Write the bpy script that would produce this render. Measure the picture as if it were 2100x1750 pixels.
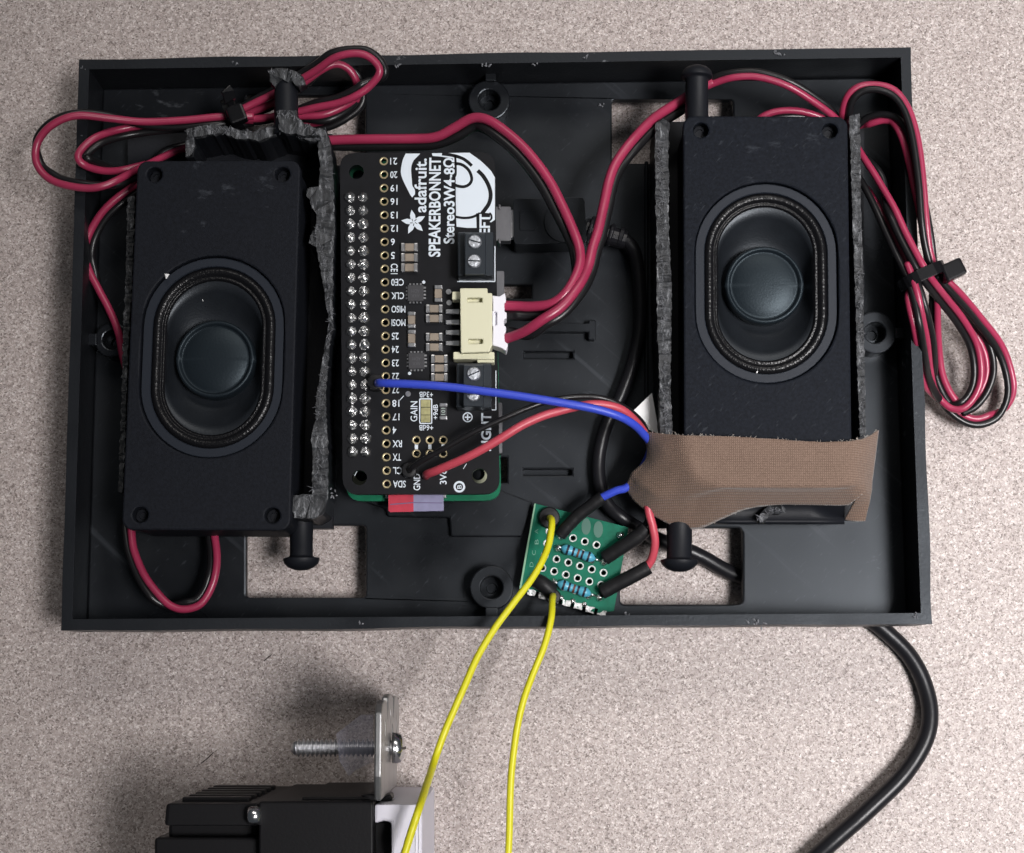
import bpy, bmesh, math, random
from mathutils import Vector, Matrix, noise
random.seed(7)
for o in list(bpy.data.objects): bpy.data.objects.remove(o)
S = bpy.context.scene
COL = S.collection
MM = 0.001
# ------------------------------------------------------------------ camera
FPX = 3595.0; TILT = math.atan(512/3595.0); HC = 347.0       # focal length in photo pixels, tilt, height above the table in mm
cd = bpy.data.cameras.new('camera'); cam = bpy.data.objects.new('camera', cd); COL.objects.link(cam)
cam.location = (0, 0, HC*MM); cam.rotation_euler = (TILT, 0, 0)
cd.sensor_width = 36; cd.lens = FPX/2100*36; cd.clip_start = 0.01; cd.clip_end = 50
S.camera = cam
S.render.resolution_x = 1024; S.render.resolution_y = 853
# ------------------------------------------------------------------ world and lamps
W = bpy.data.worlds.new('World'); S.world = W; W.use_nodes = True
W.node_tree.nodes['Background'].inputs[0].default_value = (0.80, 0.90, 1.0, 1)
W.node_tree.nodes['Background'].inputs[1].default_value = 0.06
def area(name, loc, target, size, power, col):
    l = bpy.data.lights.new(name, 'AREA'); l.shape = 'RECTANGLE'; l.size, l.size_y = size; l.energy = power; l.color = col
    o = bpy.data.objects.new(name, l); COL.objects.link(o); o.location = loc
    o.rotation_euler = (Vector(target)-Vector(loc)).to_track_quat('-Z', 'Y').to_euler()
    return o
key = area('room_lamp', (0.46, -0.12, 0.86), (0.20, 0.0, 0), (0.36, 0.36), 1.36, (1.0, 0.975, 0.975))
key.data.spread = math.radians(42)                                        # beam narrowed to make the light fade towards the left
area('fill_lamp', (0.15, 0.72, 0.85), (0.0, 0.06, 0), (0.7, 0.25), 3.3, (1.0, 0.95, 0.90))  # fill lamp added to lift the shadows and the far side
S.view_settings.view_transform = 'Standard'; S.view_settings.look = 'None'
S.view_settings.exposure = 0.0; S.view_settings.gamma = 1.0; S.view_settings.use_curve_mapping = False
S.render.engine = 'CYCLES'

# ------------------------------------------------------------------ helpers
CT, ST = math.cos(TILT), math.sin(TILT)
def P(px, py, z):
    """photo pixel + real height above the table (mm) -> point in mm"""
    x = (px-1050)/FPX; y = -(py-875)/FPX
    d = Vector((x, y*CT+ST, y*ST-CT)); t = (z-HC)/d.z
    return Vector((0, 0, HC))+d*t
def K(px, py, z): return (P(px+1, py, z)-P(px, py, z)).length     # mm per pixel there
ORG = {}
def empty(name, loc, label, cat, group=None, M=None):
    o = bpy.data.objects.new(name, None); COL.objects.link(o)
    o.empty_display_size = 0.005
    o.location = Vector(loc)*MM; ORG[o.name] = Vector(loc)
    o['label'] = label; o['category'] = cat
    if group: o['group'] = group
    return o
def tag(o, label, cat, group=None):
    o['label'] = label; o['category'] = cat
    if group: o['group'] = group
    return o
def link(name, me, mats, parent=None, smooth=False, bevel=0, seg=2, origin=None):
    """me: mesh with coordinates in mm, world frame; shifted to the root's origin"""
    if not isinstance(mats, (list, tuple)): mats = [mats]
    for m in mats: me.materials.append(m)
    o = bpy.data.objects.new(name, me); COL.objects.link(o)
    if parent is not None:
        og = ORG[parent.name]; o.parent = parent
    else:
        if origin is None:
            xs = [v.co for v in me.vertices]
            mn = Vector([min(c[i] for c in xs) for i in range(3)]); mx = Vector([max(c[i] for c in xs) for i in range(3)])
            og = Vector(((mn.x+mx.x)/2, (mn.y+mx.y)/2, mn.z))
        else: og = Vector(origin)
        o.location = og*MM
    ORG[o.name] = og.copy()
    me.transform(Matrix.Scale(MM, 4) @ Matrix.Translation(-og))
    if smooth:
        for p in me.polygons: p.use_smooth = True
    if bevel:
        b = o.modifiers.new('bevel', 'BEVEL'); b.width = bevel*MM; b.segments = seg; b.limit_method = 'ANGLE'; b.angle_limit = math.radians(40)
        b.harden_normals = False
    return o
def inst(name, me, parent, pos, rotz=0, scale=1, M=None):
    """copy sharing mesh data (mesh in metres about its own origin)"""
    o = bpy.data.objects.new(name, me); COL.objects.link(o); o.parent = parent
    base = ORG[parent.name]
    o.location = (Vector(pos)-base)*MM; o.rotation_euler = (0, 0, rotz)
    o.scale = (scale,)*3 if not hasattr(scale, '__len__') else scale
    ORG[o.name] = Vector(pos)
    return o
def mesh(name, verts, faces):
    me = bpy.data.meshes.new(name); me.from_pydata([tuple(v) for v in verts], [], faces)
    bm = bmesh.new(); bm.from_mesh(me); bmesh.ops.recalc_face_normals(bm, faces=bm.faces); bm.to_mesh(me); bm.free()
    return me
def merge(parts, name='m'):
    vs, fs = [], []
    for v, f in parts:
        b = len(vs); vs += list(v); fs += [tuple(i+b for i in q) for q in f]
    return mesh(name, vs, fs)
def box(a, b):
    x0, y0, z0 = a; x1, y1, z1 = b
    v = [Vector(c) for c in ((x0,y0,z0),(x1,y0,z0),(x1,y1,z0),(x0,y1,z0),(x0,y0,z1),(x1,y0,z1),(x1,y1,z1),(x0,y1,z1))]
    return v, [(0,3,2,1),(4,5,6,7),(0,1,5,4),(1,2,6,5),(2,3,7,6),(3,0,4,7)]
def fill(loops):
    """triangulated 2-D polygon with holes; loops: outer first, lists of (x,y)"""
    bm = bmesh.new(); es = []; idx = 0
    for L in loops:
        vs = [bm.verts.new((p[0], p[1], 0)) for p in L]
        for i in range(len(vs)): es.append(bm.edges.new((vs[i], vs[(i+1) % len(vs)])))
    bm.verts.index_update()
    bmesh.ops.triangle_fill(bm, use_beauty=True, use_dissolve=False, edges=es, normal=(0, 0, 1))
    bm.verts.index_update()
    f = [tuple(v.index for v in q.verts) for q in bm.faces]
    v = [(w.co.x, w.co.y) for w in bm.verts]
    bm.free(); return v, f
def slab(loops, z1, z0, ztop=None, back=None):
    """prism of a polygon with holes. loops in mm. ztop: optional function(x,y)->z"""
    v2, f2 = fill(loops); n = len(v2)
    vs = [Vector((x, y, z1 if ztop is None else ztop(x, y))) for x, y in v2]+[Vector((x, y, z0)) for x, y in v2]
    fs = [tuple(q) for q in f2]+[tuple(i+n for i in reversed(q)) for q in f2]
    b = 0
    for L in loops:
        m = len(L)
        for i in range(m):
            j = (i+1) % m; fs.append((b+i, b+j, b+j+n, b+i+n))
        b += m
    return vs, fs
def pxl(pts, z): return [tuple(P(x, y, z)[:2]) for x, y in pts]
def pslab(loops, z1, z0, ztop=None): return slab([pxl(L, z1) for L in loops], z1, z0, ztop)
def rect(x0, y0, x1, y1, r=0, n=4):
    if r <= 0: return [(x0,y0),(x1,y0),(x1,y1),(x0,y1)]
    out = []
    for cx, cy, a in ((x1-r,y0+r,-90),(x1-r,y1-r,0),(x0+r,y1-r,90),(x0+r,y0+r,180)):
        for i in range(n+1):
            t = math.radians(a+90*i/n); out.append((cx+r*math.cos(t), cy+r*math.sin(t)))
    return out
def quad_round(q, r, n=5):
    """rounded corners for any convex polygon"""
    out = []; m = len(q)
    for i in range(m):
        p = Vector(q[i]).to_2d(); a = (Vector(q[i-1]).to_2d()-p).normalized(); b = (Vector(q[(i+1) % m]).to_2d()-p).normalized()
        for k in range(n+1):
            t = k/n; out.append(tuple(p+a*r*(1-t)**2+b*r*t**2))
    return out
def circle(cx, cy, r, n=16, ph=0): return [(cx+r*math.cos(ph+2*math.pi*i/n), cy+r*math.sin(ph+2*math.pi*i/n)) for i in range(n)]
def lathe(prof, n=20, o=(0,0,0), axis='Z', jit=0):
    vs, fs = [], []
    for r, z in prof:
        for i in range(n):
            t = 2*math.pi*i/n; rr = r*(1+jit*random.uniform(-1, 1)) if r > 0 else 0
            p = (rr*math.cos(t), rr*math.sin(t), z+jit*random.uniform(-.4, .4))
            if axis == 'X': p = (p[2], p[0], p[1])
            if axis == 'Y': p = (p[0], p[2], p[1])
            vs.append(Vector(p)+Vector(o))
    for k in range(len(prof)-1):
        for i in range(n):
            j = (i+1) % n; fs.append((k*n+i, k*n+j, (k+1)*n+j, (k+1)*n+i))
    fs.append(tuple(range(n))); fs.append(tuple((len(prof)-1)*n+i for i in range(n)))
    return vs, fs
def spline(pts, n=8):
    """Catmull-Rom through points of any dimension"""
    out = []; m = len(pts)
    for i in range(m-1):
        p0 = pts[max(i-1, 0)]; p1 = pts[i]; p2 = pts[i+1]; p3 = pts[min(i+2, m-1)]
        for k in range(n):
            t = k/n; t2 = t*t; t3 = t2*t
            out.append(tuple(.5*((2*b)+(-a+c)*t+(2*a-5*b+4*c-d)*t2+(-a+3*b-3*c+d)*t3) for a, b, c, d in zip(p0, p1, p2, p3)))
    out.append(tuple(pts[-1])); return out
def sweep(path, r, n=12):
    """tube along a list of Vectors; r number or list"""
    m = len(path); vs, fs = [], []; up = None
    for i in range(m):
        t = (path[min(i+1, m-1)]-path[max(i-1, 0)]).normalized()
        if up is None:
            up = Vector((0, 0, 1)); 
            if abs(t.z) > .9: up = Vector((1, 0, 0))
        up = (up-t*up.dot(t)).normalized(); sd = t.cross(up)
        rr = r[i] if hasattr(r, '__len__') else r
        for k in range(n):
            a = 2*math.pi*k/n; vs.append(path[i]+(sd*math.cos(a)+up*math.sin(a))*rr)
    for i in range(m-1):
        for k in range(n):
            l = (k+1) % n; fs.append((i*n+k, i*n+l, (i+1)*n+l, (i+1)*n+k))
    fs.append(tuple(range(n))); fs.append(tuple((m-1)*n+k for k in range(n)))
    return vs, fs
def kink(path, amp):
    """small hand-bent irregularity along a wire"""
    o = Vector((path[0].x*.37, path[0].y*.21, 3)); d = 0; out = []
    for i, p in enumerate(path):
        if i: d += (p-path[i-1]).length
        out.append(p+Vector((noise.noise(o+Vector((d*.09, 0, 0))), noise.noise(o+Vector((0, d*.09, 9))), .5*noise.noise(o+Vector((5, 5, d*.2)))))*amp)
    return out
def wire(pts, r, n=12, sub=8):
    if hasattr(r, '__len__'): r = [q[0] for q in spline([(x,) for x in r], sub)]
    path = [P(a, b, c) for a, b, c in spline(pts, sub)]
    return sweep(kink(path, .2 if hasattr(r, '__len__') else min(.2, r*.25)), r, n)
def jag(pts, step=7, amp=1.6, closed=True):
    out = []; m = len(pts)
    for i in range(m if closed else m-1):
        a = Vector(pts[i]); b = Vector(pts[(i+1) % m]); k = max(1, int((b-a).length/step))
        for j in range(k):
            p = a.lerp(b, j/k); out.append((p.x+random.uniform(-amp, amp), p.y+random.uniform(-amp, amp)))
    return out

# ------------------------------------------------------------------ materials
def new_mat(name):
    m = bpy.data.materials.new(name); m.use_nodes = True
    return m, m.node_tree, m.node_tree.nodes['Principled BSDF']
def node(t, kind, **kw):
    n = t.nodes.new(kind)
    for k, v in kw.items():
        if k in n.inputs: n.inputs[k].default_value = v
        else: setattr(n, k, v)
    return n
def mat(name, col, rough=.5, metal=0, bump=0, bscale=1500, spec=.5, rvar=0, cvar=0, cscale=300, scuff=0, scuff_col=(.3,.3,.31), alpha=1, coat=0, scratch=0, tint=None):
    m, t, b = new_mat(name)
    b.inputs['Base Color'].default_value = (*col, 1); b.inputs['Roughness'].default_value = rough
    b.inputs['Metallic'].default_value = metal; b.inputs['Specular IOR Level'].default_value = spec
    b.inputs['Alpha'].default_value = alpha
    if tint: b.inputs['Specular Tint'].default_value = (*tint, 1)
    if coat: b.inputs['Coat Weight'].default_value = coat; b.inputs['Coat Roughness'].default_value = .15
    tc = node(t, 'ShaderNodeTexCoord')
    if bump:
        n = node(t, 'ShaderNodeTexNoise', Scale=bscale, Detail=4.0); t.links.new(tc.outputs['Object'], n.inputs['Vector'])
        bp = node(t, 'ShaderNodeBump', Strength=bump, Distance=0.0002); t.links.new(n.outputs['Fac'], bp.inputs['Height']); t.links.new(bp.outputs[0], b.inputs['Normal'])
    last = None
    if cvar:
        n = node(t, 'ShaderNodeTexNoise', Scale=cscale, Detail=5.0); t.links.new(tc.outputs['Object'], n.inputs['Vector'])
        r = node(t, 'ShaderNodeMapRange'); r.inputs[1].default_value = .3; r.inputs[2].default_value = .7; r.inputs[3].default_value = 1-cvar; r.inputs[4].default_value = 1+cvar
        t.links.new(n.outputs['Fac'], r.inputs[0])
        x = node(t, 'ShaderNodeVectorMath', operation='SCALE'); x.inputs[0].default_value = col; t.links.new(r.outputs[0], x.inputs['Scale'])
        last = x.outputs[0]; t.links.new(last, b.inputs['Base Color'])
    if rvar:
        n = node(t, 'ShaderNodeTexNoise', Scale=60.0, Detail=6.0); t.links.new(tc.outputs['Object'], n.inputs['Vector'])
        r = node(t, 'ShaderNodeMapRange'); r.inputs[1].default_value = .3; r.inputs[2].default_value = .7; r.inputs[3].default_value = rough-rvar; r.inputs[4].default_value = rough+rvar
        t.links.new(n.outputs['Fac'], r.inputs[0]); t.links.new(r.outputs[0], b.inputs['Roughness'])
    if scuff:
        mp = node(t, 'ShaderNodeMapping'); mp.inputs['Scale'].default_value = (1, 2.2, 1); mp.inputs['Rotation'].default_value = (0, 0, .5)
        t.links.new(tc.outputs['Object'], mp.inputs[0])
        n = node(t, 'ShaderNodeTexNoise', Scale=260.0, Detail=9.0, Roughness=.72); t.links.new(mp.outputs[0], n.inputs['Vector'])
        n2 = node(t, 'ShaderNodeTexNoise', Scale=38.0, Detail=2.0); t.links.new(tc.outputs['Object'], n2.inputs['Vector'])
        ad = node(t, 'ShaderNodeMath', operation='ADD'); t.links.new(n.outputs['Fac'], ad.inputs[0]); t.links.new(n2.outputs['Fac'], ad.inputs[1])
        r = node(t, 'ShaderNodeMapRange'); r.inputs[1].default_value = 1.34-scuff*.1; r.inputs[2].default_value = 1.5-scuff*.1
        t.links.new(ad.outputs[0], r.inputs[0])
        mx = node(t, 'ShaderNodeMixRGB'); mx.inputs[1].default_value = (*col, 1); mx.inputs[2].default_value = (*scuff_col, 1)
        if last: t.links.new(last, mx.inputs[1])
        t.links.new(r.outputs[0], mx.inputs[0]); t.links.new(mx.outputs[0], b.inputs['Base Color'])
    if scratch:
        src = b.inputs['Base Color'].links[0].from_socket
        for k, (sc_, st_, rz) in enumerate(((1700., .24, .75), (420., .06, 2.3))[:1 if 'speaker' in name else 2]):
            m0 = node(t, 'ShaderNodeMapping'); m0.inputs['Rotation'].default_value = (0, 0, rz); t.links.new(tc.outputs['Object'], m0.inputs[0])
            mp = node(t, 'ShaderNodeMapping'); mp.inputs['Scale'].default_value = (1, st_, 1); t.links.new(m0.outputs[0], mp.inputs[0])
            n = node(t, 'ShaderNodeTexNoise', Scale=sc_, Detail=3.0); t.links.new(mp.outputs[0], n.inputs['Vector'])
            r = node(t, 'ShaderNodeMapRange'); r.inputs[1].default_value = .64; r.inputs[2].default_value = .74; r.inputs[4].default_value = scratch
            t.links.new(n.outputs['Fac'], r.inputs[0])
            mx = node(t, 'ShaderNodeMixRGB'); mx.inputs[2].default_value = (.09, .10, .115, 1); t.links.new(src, mx.inputs[1]); t.links.new(r.outputs[0], mx.inputs[0])
            src = mx.outputs[0]
        t.links.new(src, b.inputs['Base Color'])
    return m
def table_mat():
    m, t, b = new_mat('speckled_laminate'); tc = node(t, 'ShaderNodeTexCoord')
    wn = node(t, 'ShaderNodeTexNoise', Scale=1800.0, Detail=2.0); t.links.new(tc.outputs['Object'], wn.inputs['Vector'])
    wv = node(t, 'ShaderNodeVectorMath', operation='SCALE'); wv.inputs['Scale'].default_value = .0009; t.links.new(wn.outputs['Color'], wv.inputs[0])
    av = node(t, 'ShaderNodeVectorMath', operation='ADD'); t.links.new(tc.outputs['Object'], av.inputs[0]); t.links.new(wv.outputs[0], av.inputs[1])
    v = node(t, 'ShaderNodeTexVoronoi', Scale=3650.0); t.links.new(av.outputs[0], v.inputs['Vector'])
    sp = node(t, 'ShaderNodeSeparateColor'); t.links.new(v.outputs['Color'], sp.inputs[0])
    r = node(t, 'ShaderNodeValToRGB'); e = r.color_ramp.elements
    e[0].position = 0; e[0].color = (.155, .125, .114, 1); e[1].position = 1; e[1].color = (.63, .578, .56, 1)
    for p, c in ((.10, (.205,.168,.154)), (.2, (.31,.264,.247)), (.5, (.365,.312,.294)), (.75, (.43,.375,.355)), (.9, (.51,.455,.435))):
        q = e.new(p); q.color = (*c, 1)
    t.links.new(sp.outputs[0], r.inputs[0])
    n2 = node(t, 'ShaderNodeTexNoise', Scale=900.0, Detail=3.0); t.links.new(tc.outputs['Object'], n2.inputs['Vector'])
    mr = node(t, 'ShaderNodeMapRange'); mr.inputs[1].default_value = .3; mr.inputs[2].default_value = .7; mr.inputs[3].default_value = .86; mr.inputs[4].default_value = 1.14
    t.links.new(n2.outputs['Fac'], mr.inputs[0])
    x = node(t, 'ShaderNodeVectorMath', operation='SCALE'); t.links.new(r.outputs[0], x.inputs[0]); t.links.new(mr.outputs[0], x.inputs['Scale'])
    t.links.new(x.outputs[0], b.inputs['Base Color'])
    b.inputs['Roughness'].default_value = .5; b.inputs['Specular IOR Level'].default_value = .35
    bp = node(t, 'ShaderNodeBump', Strength=.25, Distance=.0001); t.links.new(sp.outputs[1], bp.inputs['Height']); t.links.new(bp.outputs[0], b.inputs['Normal'])
    return m
def cut_mat():
    m, t, b = new_mat('cut_plastic_edge'); tc = node(t, 'ShaderNodeTexCoord')
    mp = node(t, 'ShaderNodeMapping'); mp.inputs['Scale'].default_value = (1.0, .3, .6); mp.inputs['Rotation'].default_value = (0, 0, .6)
    t.links.new(tc.outputs['Object'], mp.inputs[0])
    n = node(t, 'ShaderNodeTexNoise', Scale=1300.0, Detail=6.0, Roughness=.7); t.links.new(mp.outputs[0], n.inputs['Vector'])
    r = node(t, 'ShaderNodeValToRGB'); e = r.color_ramp.elements
    e[0].position = .40; e[0].color = (.012, .013, .015, 1); e[1].position = .76; e[1].color = (.38, .39, .41, 1)
    q = e.new(.56); q.color = (.045, .048, .053, 1)
    t.links.new(n.outputs['Fac'], r.inputs[0]); t.links.new(r.outputs[0], b.inputs['Base Color'])
    b.inputs['Roughness'].default_value = .5
    bp = node(t, 'ShaderNodeBump', Strength=.9, Distance=.0004); t.links.new(n.outputs['Fac'], bp.inputs['Height']); t.links.new(bp.outputs[0], b.inputs['Normal'])
    return m
def tape_mat():
    m, t, b = new_mat('brown_fabric_tape'); tc = node(t, 'ShaderNodeTexCoord')
    w = node(t, 'ShaderNodeTexWave', wave_type='BANDS', bands_direction='Y'); w.inputs['Scale'].default_value = 720; w.inputs['Distortion'].default_value = 1.2; w.inputs['Detail'].default_value = 2; w.inputs['Detail Scale'].default_value = 2
    t.links.new(tc.outputs['Object'], w.inputs['Vector'])
    w2 = node(t, 'ShaderNodeTexWave', wave_type='BANDS', bands_direction='X'); w2.inputs['Scale'].default_value = 900; w2.inputs['Distortion'].default_value = 2
    t.links.new(tc.outputs['Object'], w2.inputs['Vector'])
    n = node(t, 'ShaderNodeTexNoise', Scale=2600.0, Detail=2.0); t.links.new(tc.outputs['Object'], n.inputs['Vector'])
    a = node(t, 'ShaderNodeMath', operation='MULTIPLY'); t.links.new(w.outputs['Fac'], a.inputs[0]); t.links.new(w2.outputs['Fac'], a.inputs[1])
    s = node(t, 'ShaderNodeMath', operation='ADD'); t.links.new(a.outputs[0], s.inputs[0]); t.links.new(n.outputs['Fac'], s.inputs[1])
    r = node(t, 'ShaderNodeValToRGB'); e = r.color_ramp.elements
    e[0].position = .35; e[0].color = (.110, .066, .045, 1); e[1].position = 1.0; e[1].color = (.195, .128, .092, 1)
    q = e.new(.62); q.color = (.136, .084, .059, 1)
    t.links.new(s.outputs[0], r.inputs[0]); t.links.new(r.outputs[0], b.inputs['Base Color']); b.inputs['Roughness'].default_value = .75
    b.inputs['Sheen Weight'].default_value = .25
    bp = node(t, 'ShaderNodeBump', Strength=.5, Distance=.0002); t.links.new(s.outputs[0], bp.inputs['Height']); t.links.new(bp.outputs[0], b.inputs['Normal'])
    return m
def rubber_mat():
    m, t, b = new_mat('wrinkled_rubber'); tc = node(t, 'ShaderNodeTexCoord')
    b.inputs['Base Color'].default_value = (.005, .005, .006, 1); b.inputs['Roughness'].default_value = .30; b.inputs['Specular IOR Level'].default_value = .28
    v = node(t, 'ShaderNodeTexVoronoi', Scale=2600.0); t.links.new(tc.outputs['Object'], v.inputs['Vector'])
    bp = node(t, 'ShaderNodeBump', Strength=.28, Distance=.0002); t.links.new(v.outputs['Distance'], bp.inputs['Height']); t.links.new(bp.outputs[0], b.inputs['Normal'])
    return m
M_table = table_mat(); M_cut = cut_mat(); M_tape = tape_mat(); M_rubber = rubber_mat()
M_tray = mat('black_abs', (.0070, .0077, .0094), .36, tint=(.84,.92,1), bump=.04, bscale=2500, rvar=.10, scuff=.8, scuff_col=(.065,.07,.078), spec=.30, cvar=.45, cscale=45, scratch=.18)
M_rim = mat('worn_black_abs', (.0098, .0106, .0126), .42, spec=.25, tint=(.84,.92,1), bump=.2, bscale=1800, rvar=.10, scuff=1.0, scuff_col=(.30,.31,.33))
M_hous = mat('housing_black', (.0075, .0085, .0115), .5, spec=.2, bump=.15, bscale=2000, rvar=.08, scuff=.6, scuff_col=(.12,.125,.14))
M_spk = mat('speaker_shell', (.0072, .0084, .0120), .6, spec=.12, bump=.2, bscale=3200, cvar=.25, cscale=1800, scuff=.75, scuff_col=(.045,.05,.06))
M_spk2 = mat('scuffed_speaker_shell', (.0075, .0092, .0135), .58, spec=.07, bump=.25, bscale=3200, cvar=.3, cscale=1800, scuff=.9, scuff_col=(.03,.034,.042), scratch=.2)
M_frame = mat('driver_frame', (.015, .0185, .026), .5, spec=.2, bump=.1)
M_cone = mat('driver_cone', (.0095, .0112, .0140), .40, spec=.40, tint=(.86,.93,1), bump=.15, bscale=2500, cvar=.15)
M_cap = mat('dust_cap', (.0080, .0115, .0150), .42, spec=.28, tint=(.74,.9,1), bump=.12, bscale=2500)
M_pcbk = mat('black_pcb', (.0060, .0063, .0080), .42, bump=.06, bscale=900, cvar=.2, spec=.18)
M_pcbg = mat('green_pcb', (.004, .12, .058), .4, spec=.2, cvar=.2, cscale=500)
M_perf = mat('perfboard_green', (.003, .115, .068), .4, spec=.15, cvar=.25, cscale=400)
M_pedge = mat('pcb_edge', (.20, .36, .24), .7)
M_silk = mat('white_silkscreen', (.62, .68, .74), .6)
M_silkdim = mat('dim_silkscreen', (.33, .40, .36), .6)
M_silkfaint = mat('faint_silkscreen', (.10, .26, .19), .6)
M_gold = mat('gold_ring', (.50, .42, .26), .38, 1.0)
M_goldpad = mat('bare_pad', (.36, .34, .17), .45, .6, cvar=.2, cscale=1500)
M_solder = mat('solder', (.78, .78, .78), .27, 1.0, bump=.9, bscale=1500)
M_tin = mat('tinned_metal', (.66, .66, .67), .28, 1.0, bump=.35, bscale=900)
M_steel = mat('bright_steel', (.68, .68, .70), .2, 1.0)
M_bolt = mat('bolt_steel', (.80, .80, .82), .34, 1.0)
M_zinc = mat('zinc_plate', (.30, .30, .30), .36, .9, bump=.15, bscale=700, cvar=.12)
M_cer = mat('ceramic_body', (.22, .18, .14), .5, cvar=.2)
M_port = mat('dull_port_metal', (.15, .15, .16), .42, .9, bump=.2, bscale=900)
M_tinflat = mat('rough_tinned_edge', (.68, .68, .68), .55, .25, bump=.8, bscale=1800, cvar=.35, cscale=2200)
M_scr = mat('terminal_screw', (.42, .44, .47), .42, .9, bump=.6, bscale=1500)
M_ringtin = mat('tinned_ring', (.42, .44, .43), .4, .9)
M_chip = mat('chip_epoxy', (.028, .028, .032), .5, bump=.2)
M_term = mat('terminal_black', (.017, .022, .028), .32, bump=.1)
M_cream = mat('cream_nylon', (.60, .585, .42), .5, bump=.1, bscale=700)
M_white = mat('white_nylon', (.74, .73, .78), .45, bump=.1, bscale=700)
M_red = mat('red_insulation', (.30, .026, .070), .33, bump=.12, bscale=500, cvar=.12, cscale=120)
M_blk = mat('black_insulation', (.009, .0085, .0095), .33, spec=.35, bump=.12, bscale=500)
M_jred = mat('red_jumper', (.46, .058, .085), .42, bump=.1, bscale=600)
M_jblue = mat('blue_jumper', (.035, .065, .50), .42, bump=.1, bscale=600)
M_jyel = mat('yellow_jumper', (.60, .565, .012), .42, bump=.1, bscale=600)
M_shrink = mat('heat_shrink', (.009, .009, .010), .5, spec=.25, bump=.3, bscale=900)
M_cable = mat('cable_jacket', (.009, .009, .011), .33, spec=.3, bump=.1, bscale=700)
M_tie = mat('tie_nylon', (.005, .005, .006), .25, spec=.3)
M_res = mat('resistor_blue', (.07, .31, .43), .35)
M_band = mat('resistor_band', (.008, .008, .02), .4)
M_bandb = mat('resistor_band_brown', (.10, .035, .02), .4)
M_cardr = mat('card_red', (.48, .025, .055), .45, cvar=.12, cscale=600)
M_cardg = mat('card_lavender', (.235, .225, .36), .5, cvar=.1, cscale=600)
M_card3 = mat('card_print', (.13, .10, .20), .5)
M_paper = mat('white_paper', (.72, .72, .72), .7)
M_case = mat('case_black', (.0066, .0064, .0074), .45, spec=.14, bump=.10, bscale=1800)
M_lav = mat('lavender_panel', (.60, .585, .65), .5, bump=.05)
M_film = mat('clear_film', (.50, .50, .62), .2, alpha=.20)
M_sliver = mat('torn_sliver', (.17, .175, .19), .5)
M_fib = mat('fibre', (.50, .45, .40), .7)
M_dark = mat('dark_fibre', (.03, .02, .015), .7)

# ------------------------------------------------------------------ table
tb = link('table', mesh('table', *box((-900, -700, -20), (900, 900, 0))), M_table, origin=(0, 0, 0)); tb['kind'] = 'structure'

# ------------------------------------------------------------------ tray
ZF0, ZF, ZR = 4.3, 6.5, 18.0
OUT = [P(162,122,ZR), P(1868,97,ZR), P(1912,1280,ZR), P(125,1293,ZR)]     # TL TR BR BL
ctr = sum(OUT, Vector())/4
tray = empty('plastic_tray', (ctr.x, ctr.y, 0), 'shallow black plastic tray with raised rim holding the boards and speakers', 'tray')
def inset(q, d):
    r = []
    for i in range(4):
        p = q[i].to_2d(); a = (q[i-1].to_2d()-p).normalized(); b = (q[(i+1) % 4].to_2d()-p).normalized(); r.append(p+(a+b)*d)
    return r
i1 = inset(OUT, 2.05)
holes = [rect(505,1078,750,1226,8), rect(1272,1083,1523,1240,10), rect(1255,204,1503,335,8), rect(505,195,749,338,8),
         rect(1033,584,1090,612), rect(1074,721,1175,735), rect(1073,962,1173,975), rect(1026,938,1040,990)]
fl = slab([[tuple(p) for p in i1]]+[pxl(h, ZF) for h in holes], ZF, ZF0)
link('floor', mesh('floor', *fl), M_tray, tray, bevel=.35)
rim_o = []
for k in range(4):
    a, b = OUT[k].to_2d(), OUT[(k+1) % 4].to_2d(); n = 40
    for i in range(n):                                                   # slightly wavy, hand-worn outer line
        p = a.lerp(b, i/n); nn = (b-a).normalized(); nn = Vector((nn.y, -nn.x))
        rim_o.append(tuple(p+nn*(0 if i == 0 else noise.noise(Vector((i*.22, k*7.3, 0)))*.28)))
link('rim', mesh('rim', *slab([rim_o, [tuple(p) for p in i1]], ZR, ZF0-.25)), M_rim, tray, bevel=.3)
for (cx, cy) in ((40,40),(-40,40),(-40,-40),(40,-40)):                       # feet under the floor
    q = ctr.to_2d()+Vector((cx*1.7, cy*1.15))
    link('foot', merge([lathe([(4,0),(4.3,ZF0)], 16, (q.x,q.y,0))]), M_tray, tray)
def boss(cx, cy, ro, ri, rib):
    z1 = ZF+4.6; k = K(cx, cy, z1); c = P(cx, cy, z1)
    o = slab([circle(c.x,c.y,ro*k,28), circle(c.x,c.y,ri*k,20)], z1, ZF-.3)
    b = link('screw_boss', mesh('boss', *o), M_tray, tray, bevel=.3)
    link('bore', mesh('bore', *lathe([(ri*k*1.02,ZF-.2),(ri*k*1.02,ZF+1.2),(ri*k*.5,ZF+1.3),(ri*k*.45,ZF+.6)], 18, (c.x,c.y,0))), M_tray, b)
    link('rib', mesh('rib', *pslab([rib], z1+.8, ZF-.2)), M_tray, b, bevel=.2)
boss(1003, 205, 43, 22, rect(995,138,1017,166))
boss(1008, 1205, 45, 23, rect(995,1246,1021,1266))
boss(230, 697, 36, 20, rect(163,684,198,708))
boss(1795, 682, 44, 22, rect(1836,672,1868,694))
plate = [(720,700),(1008,700),(1012,1000),(1092,1030),(1070,1101),(924,1101),(921,1062),(796,1060),(790,1044),(720,1020)]
link('raised_plate', mesh('plate', *pslab([plate], 8.0, ZF-.1)), M_tray, tray, bevel=.35)
link('ledge', mesh('ledge', *pslab([[(1085,664),(1206,664),(1206,656),(1222,656),(1222,697),(1206,697),(1206,681),(1085,681)]], 8.6, ZF-.1)), M_tray, tray, bevel=.3)
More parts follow.
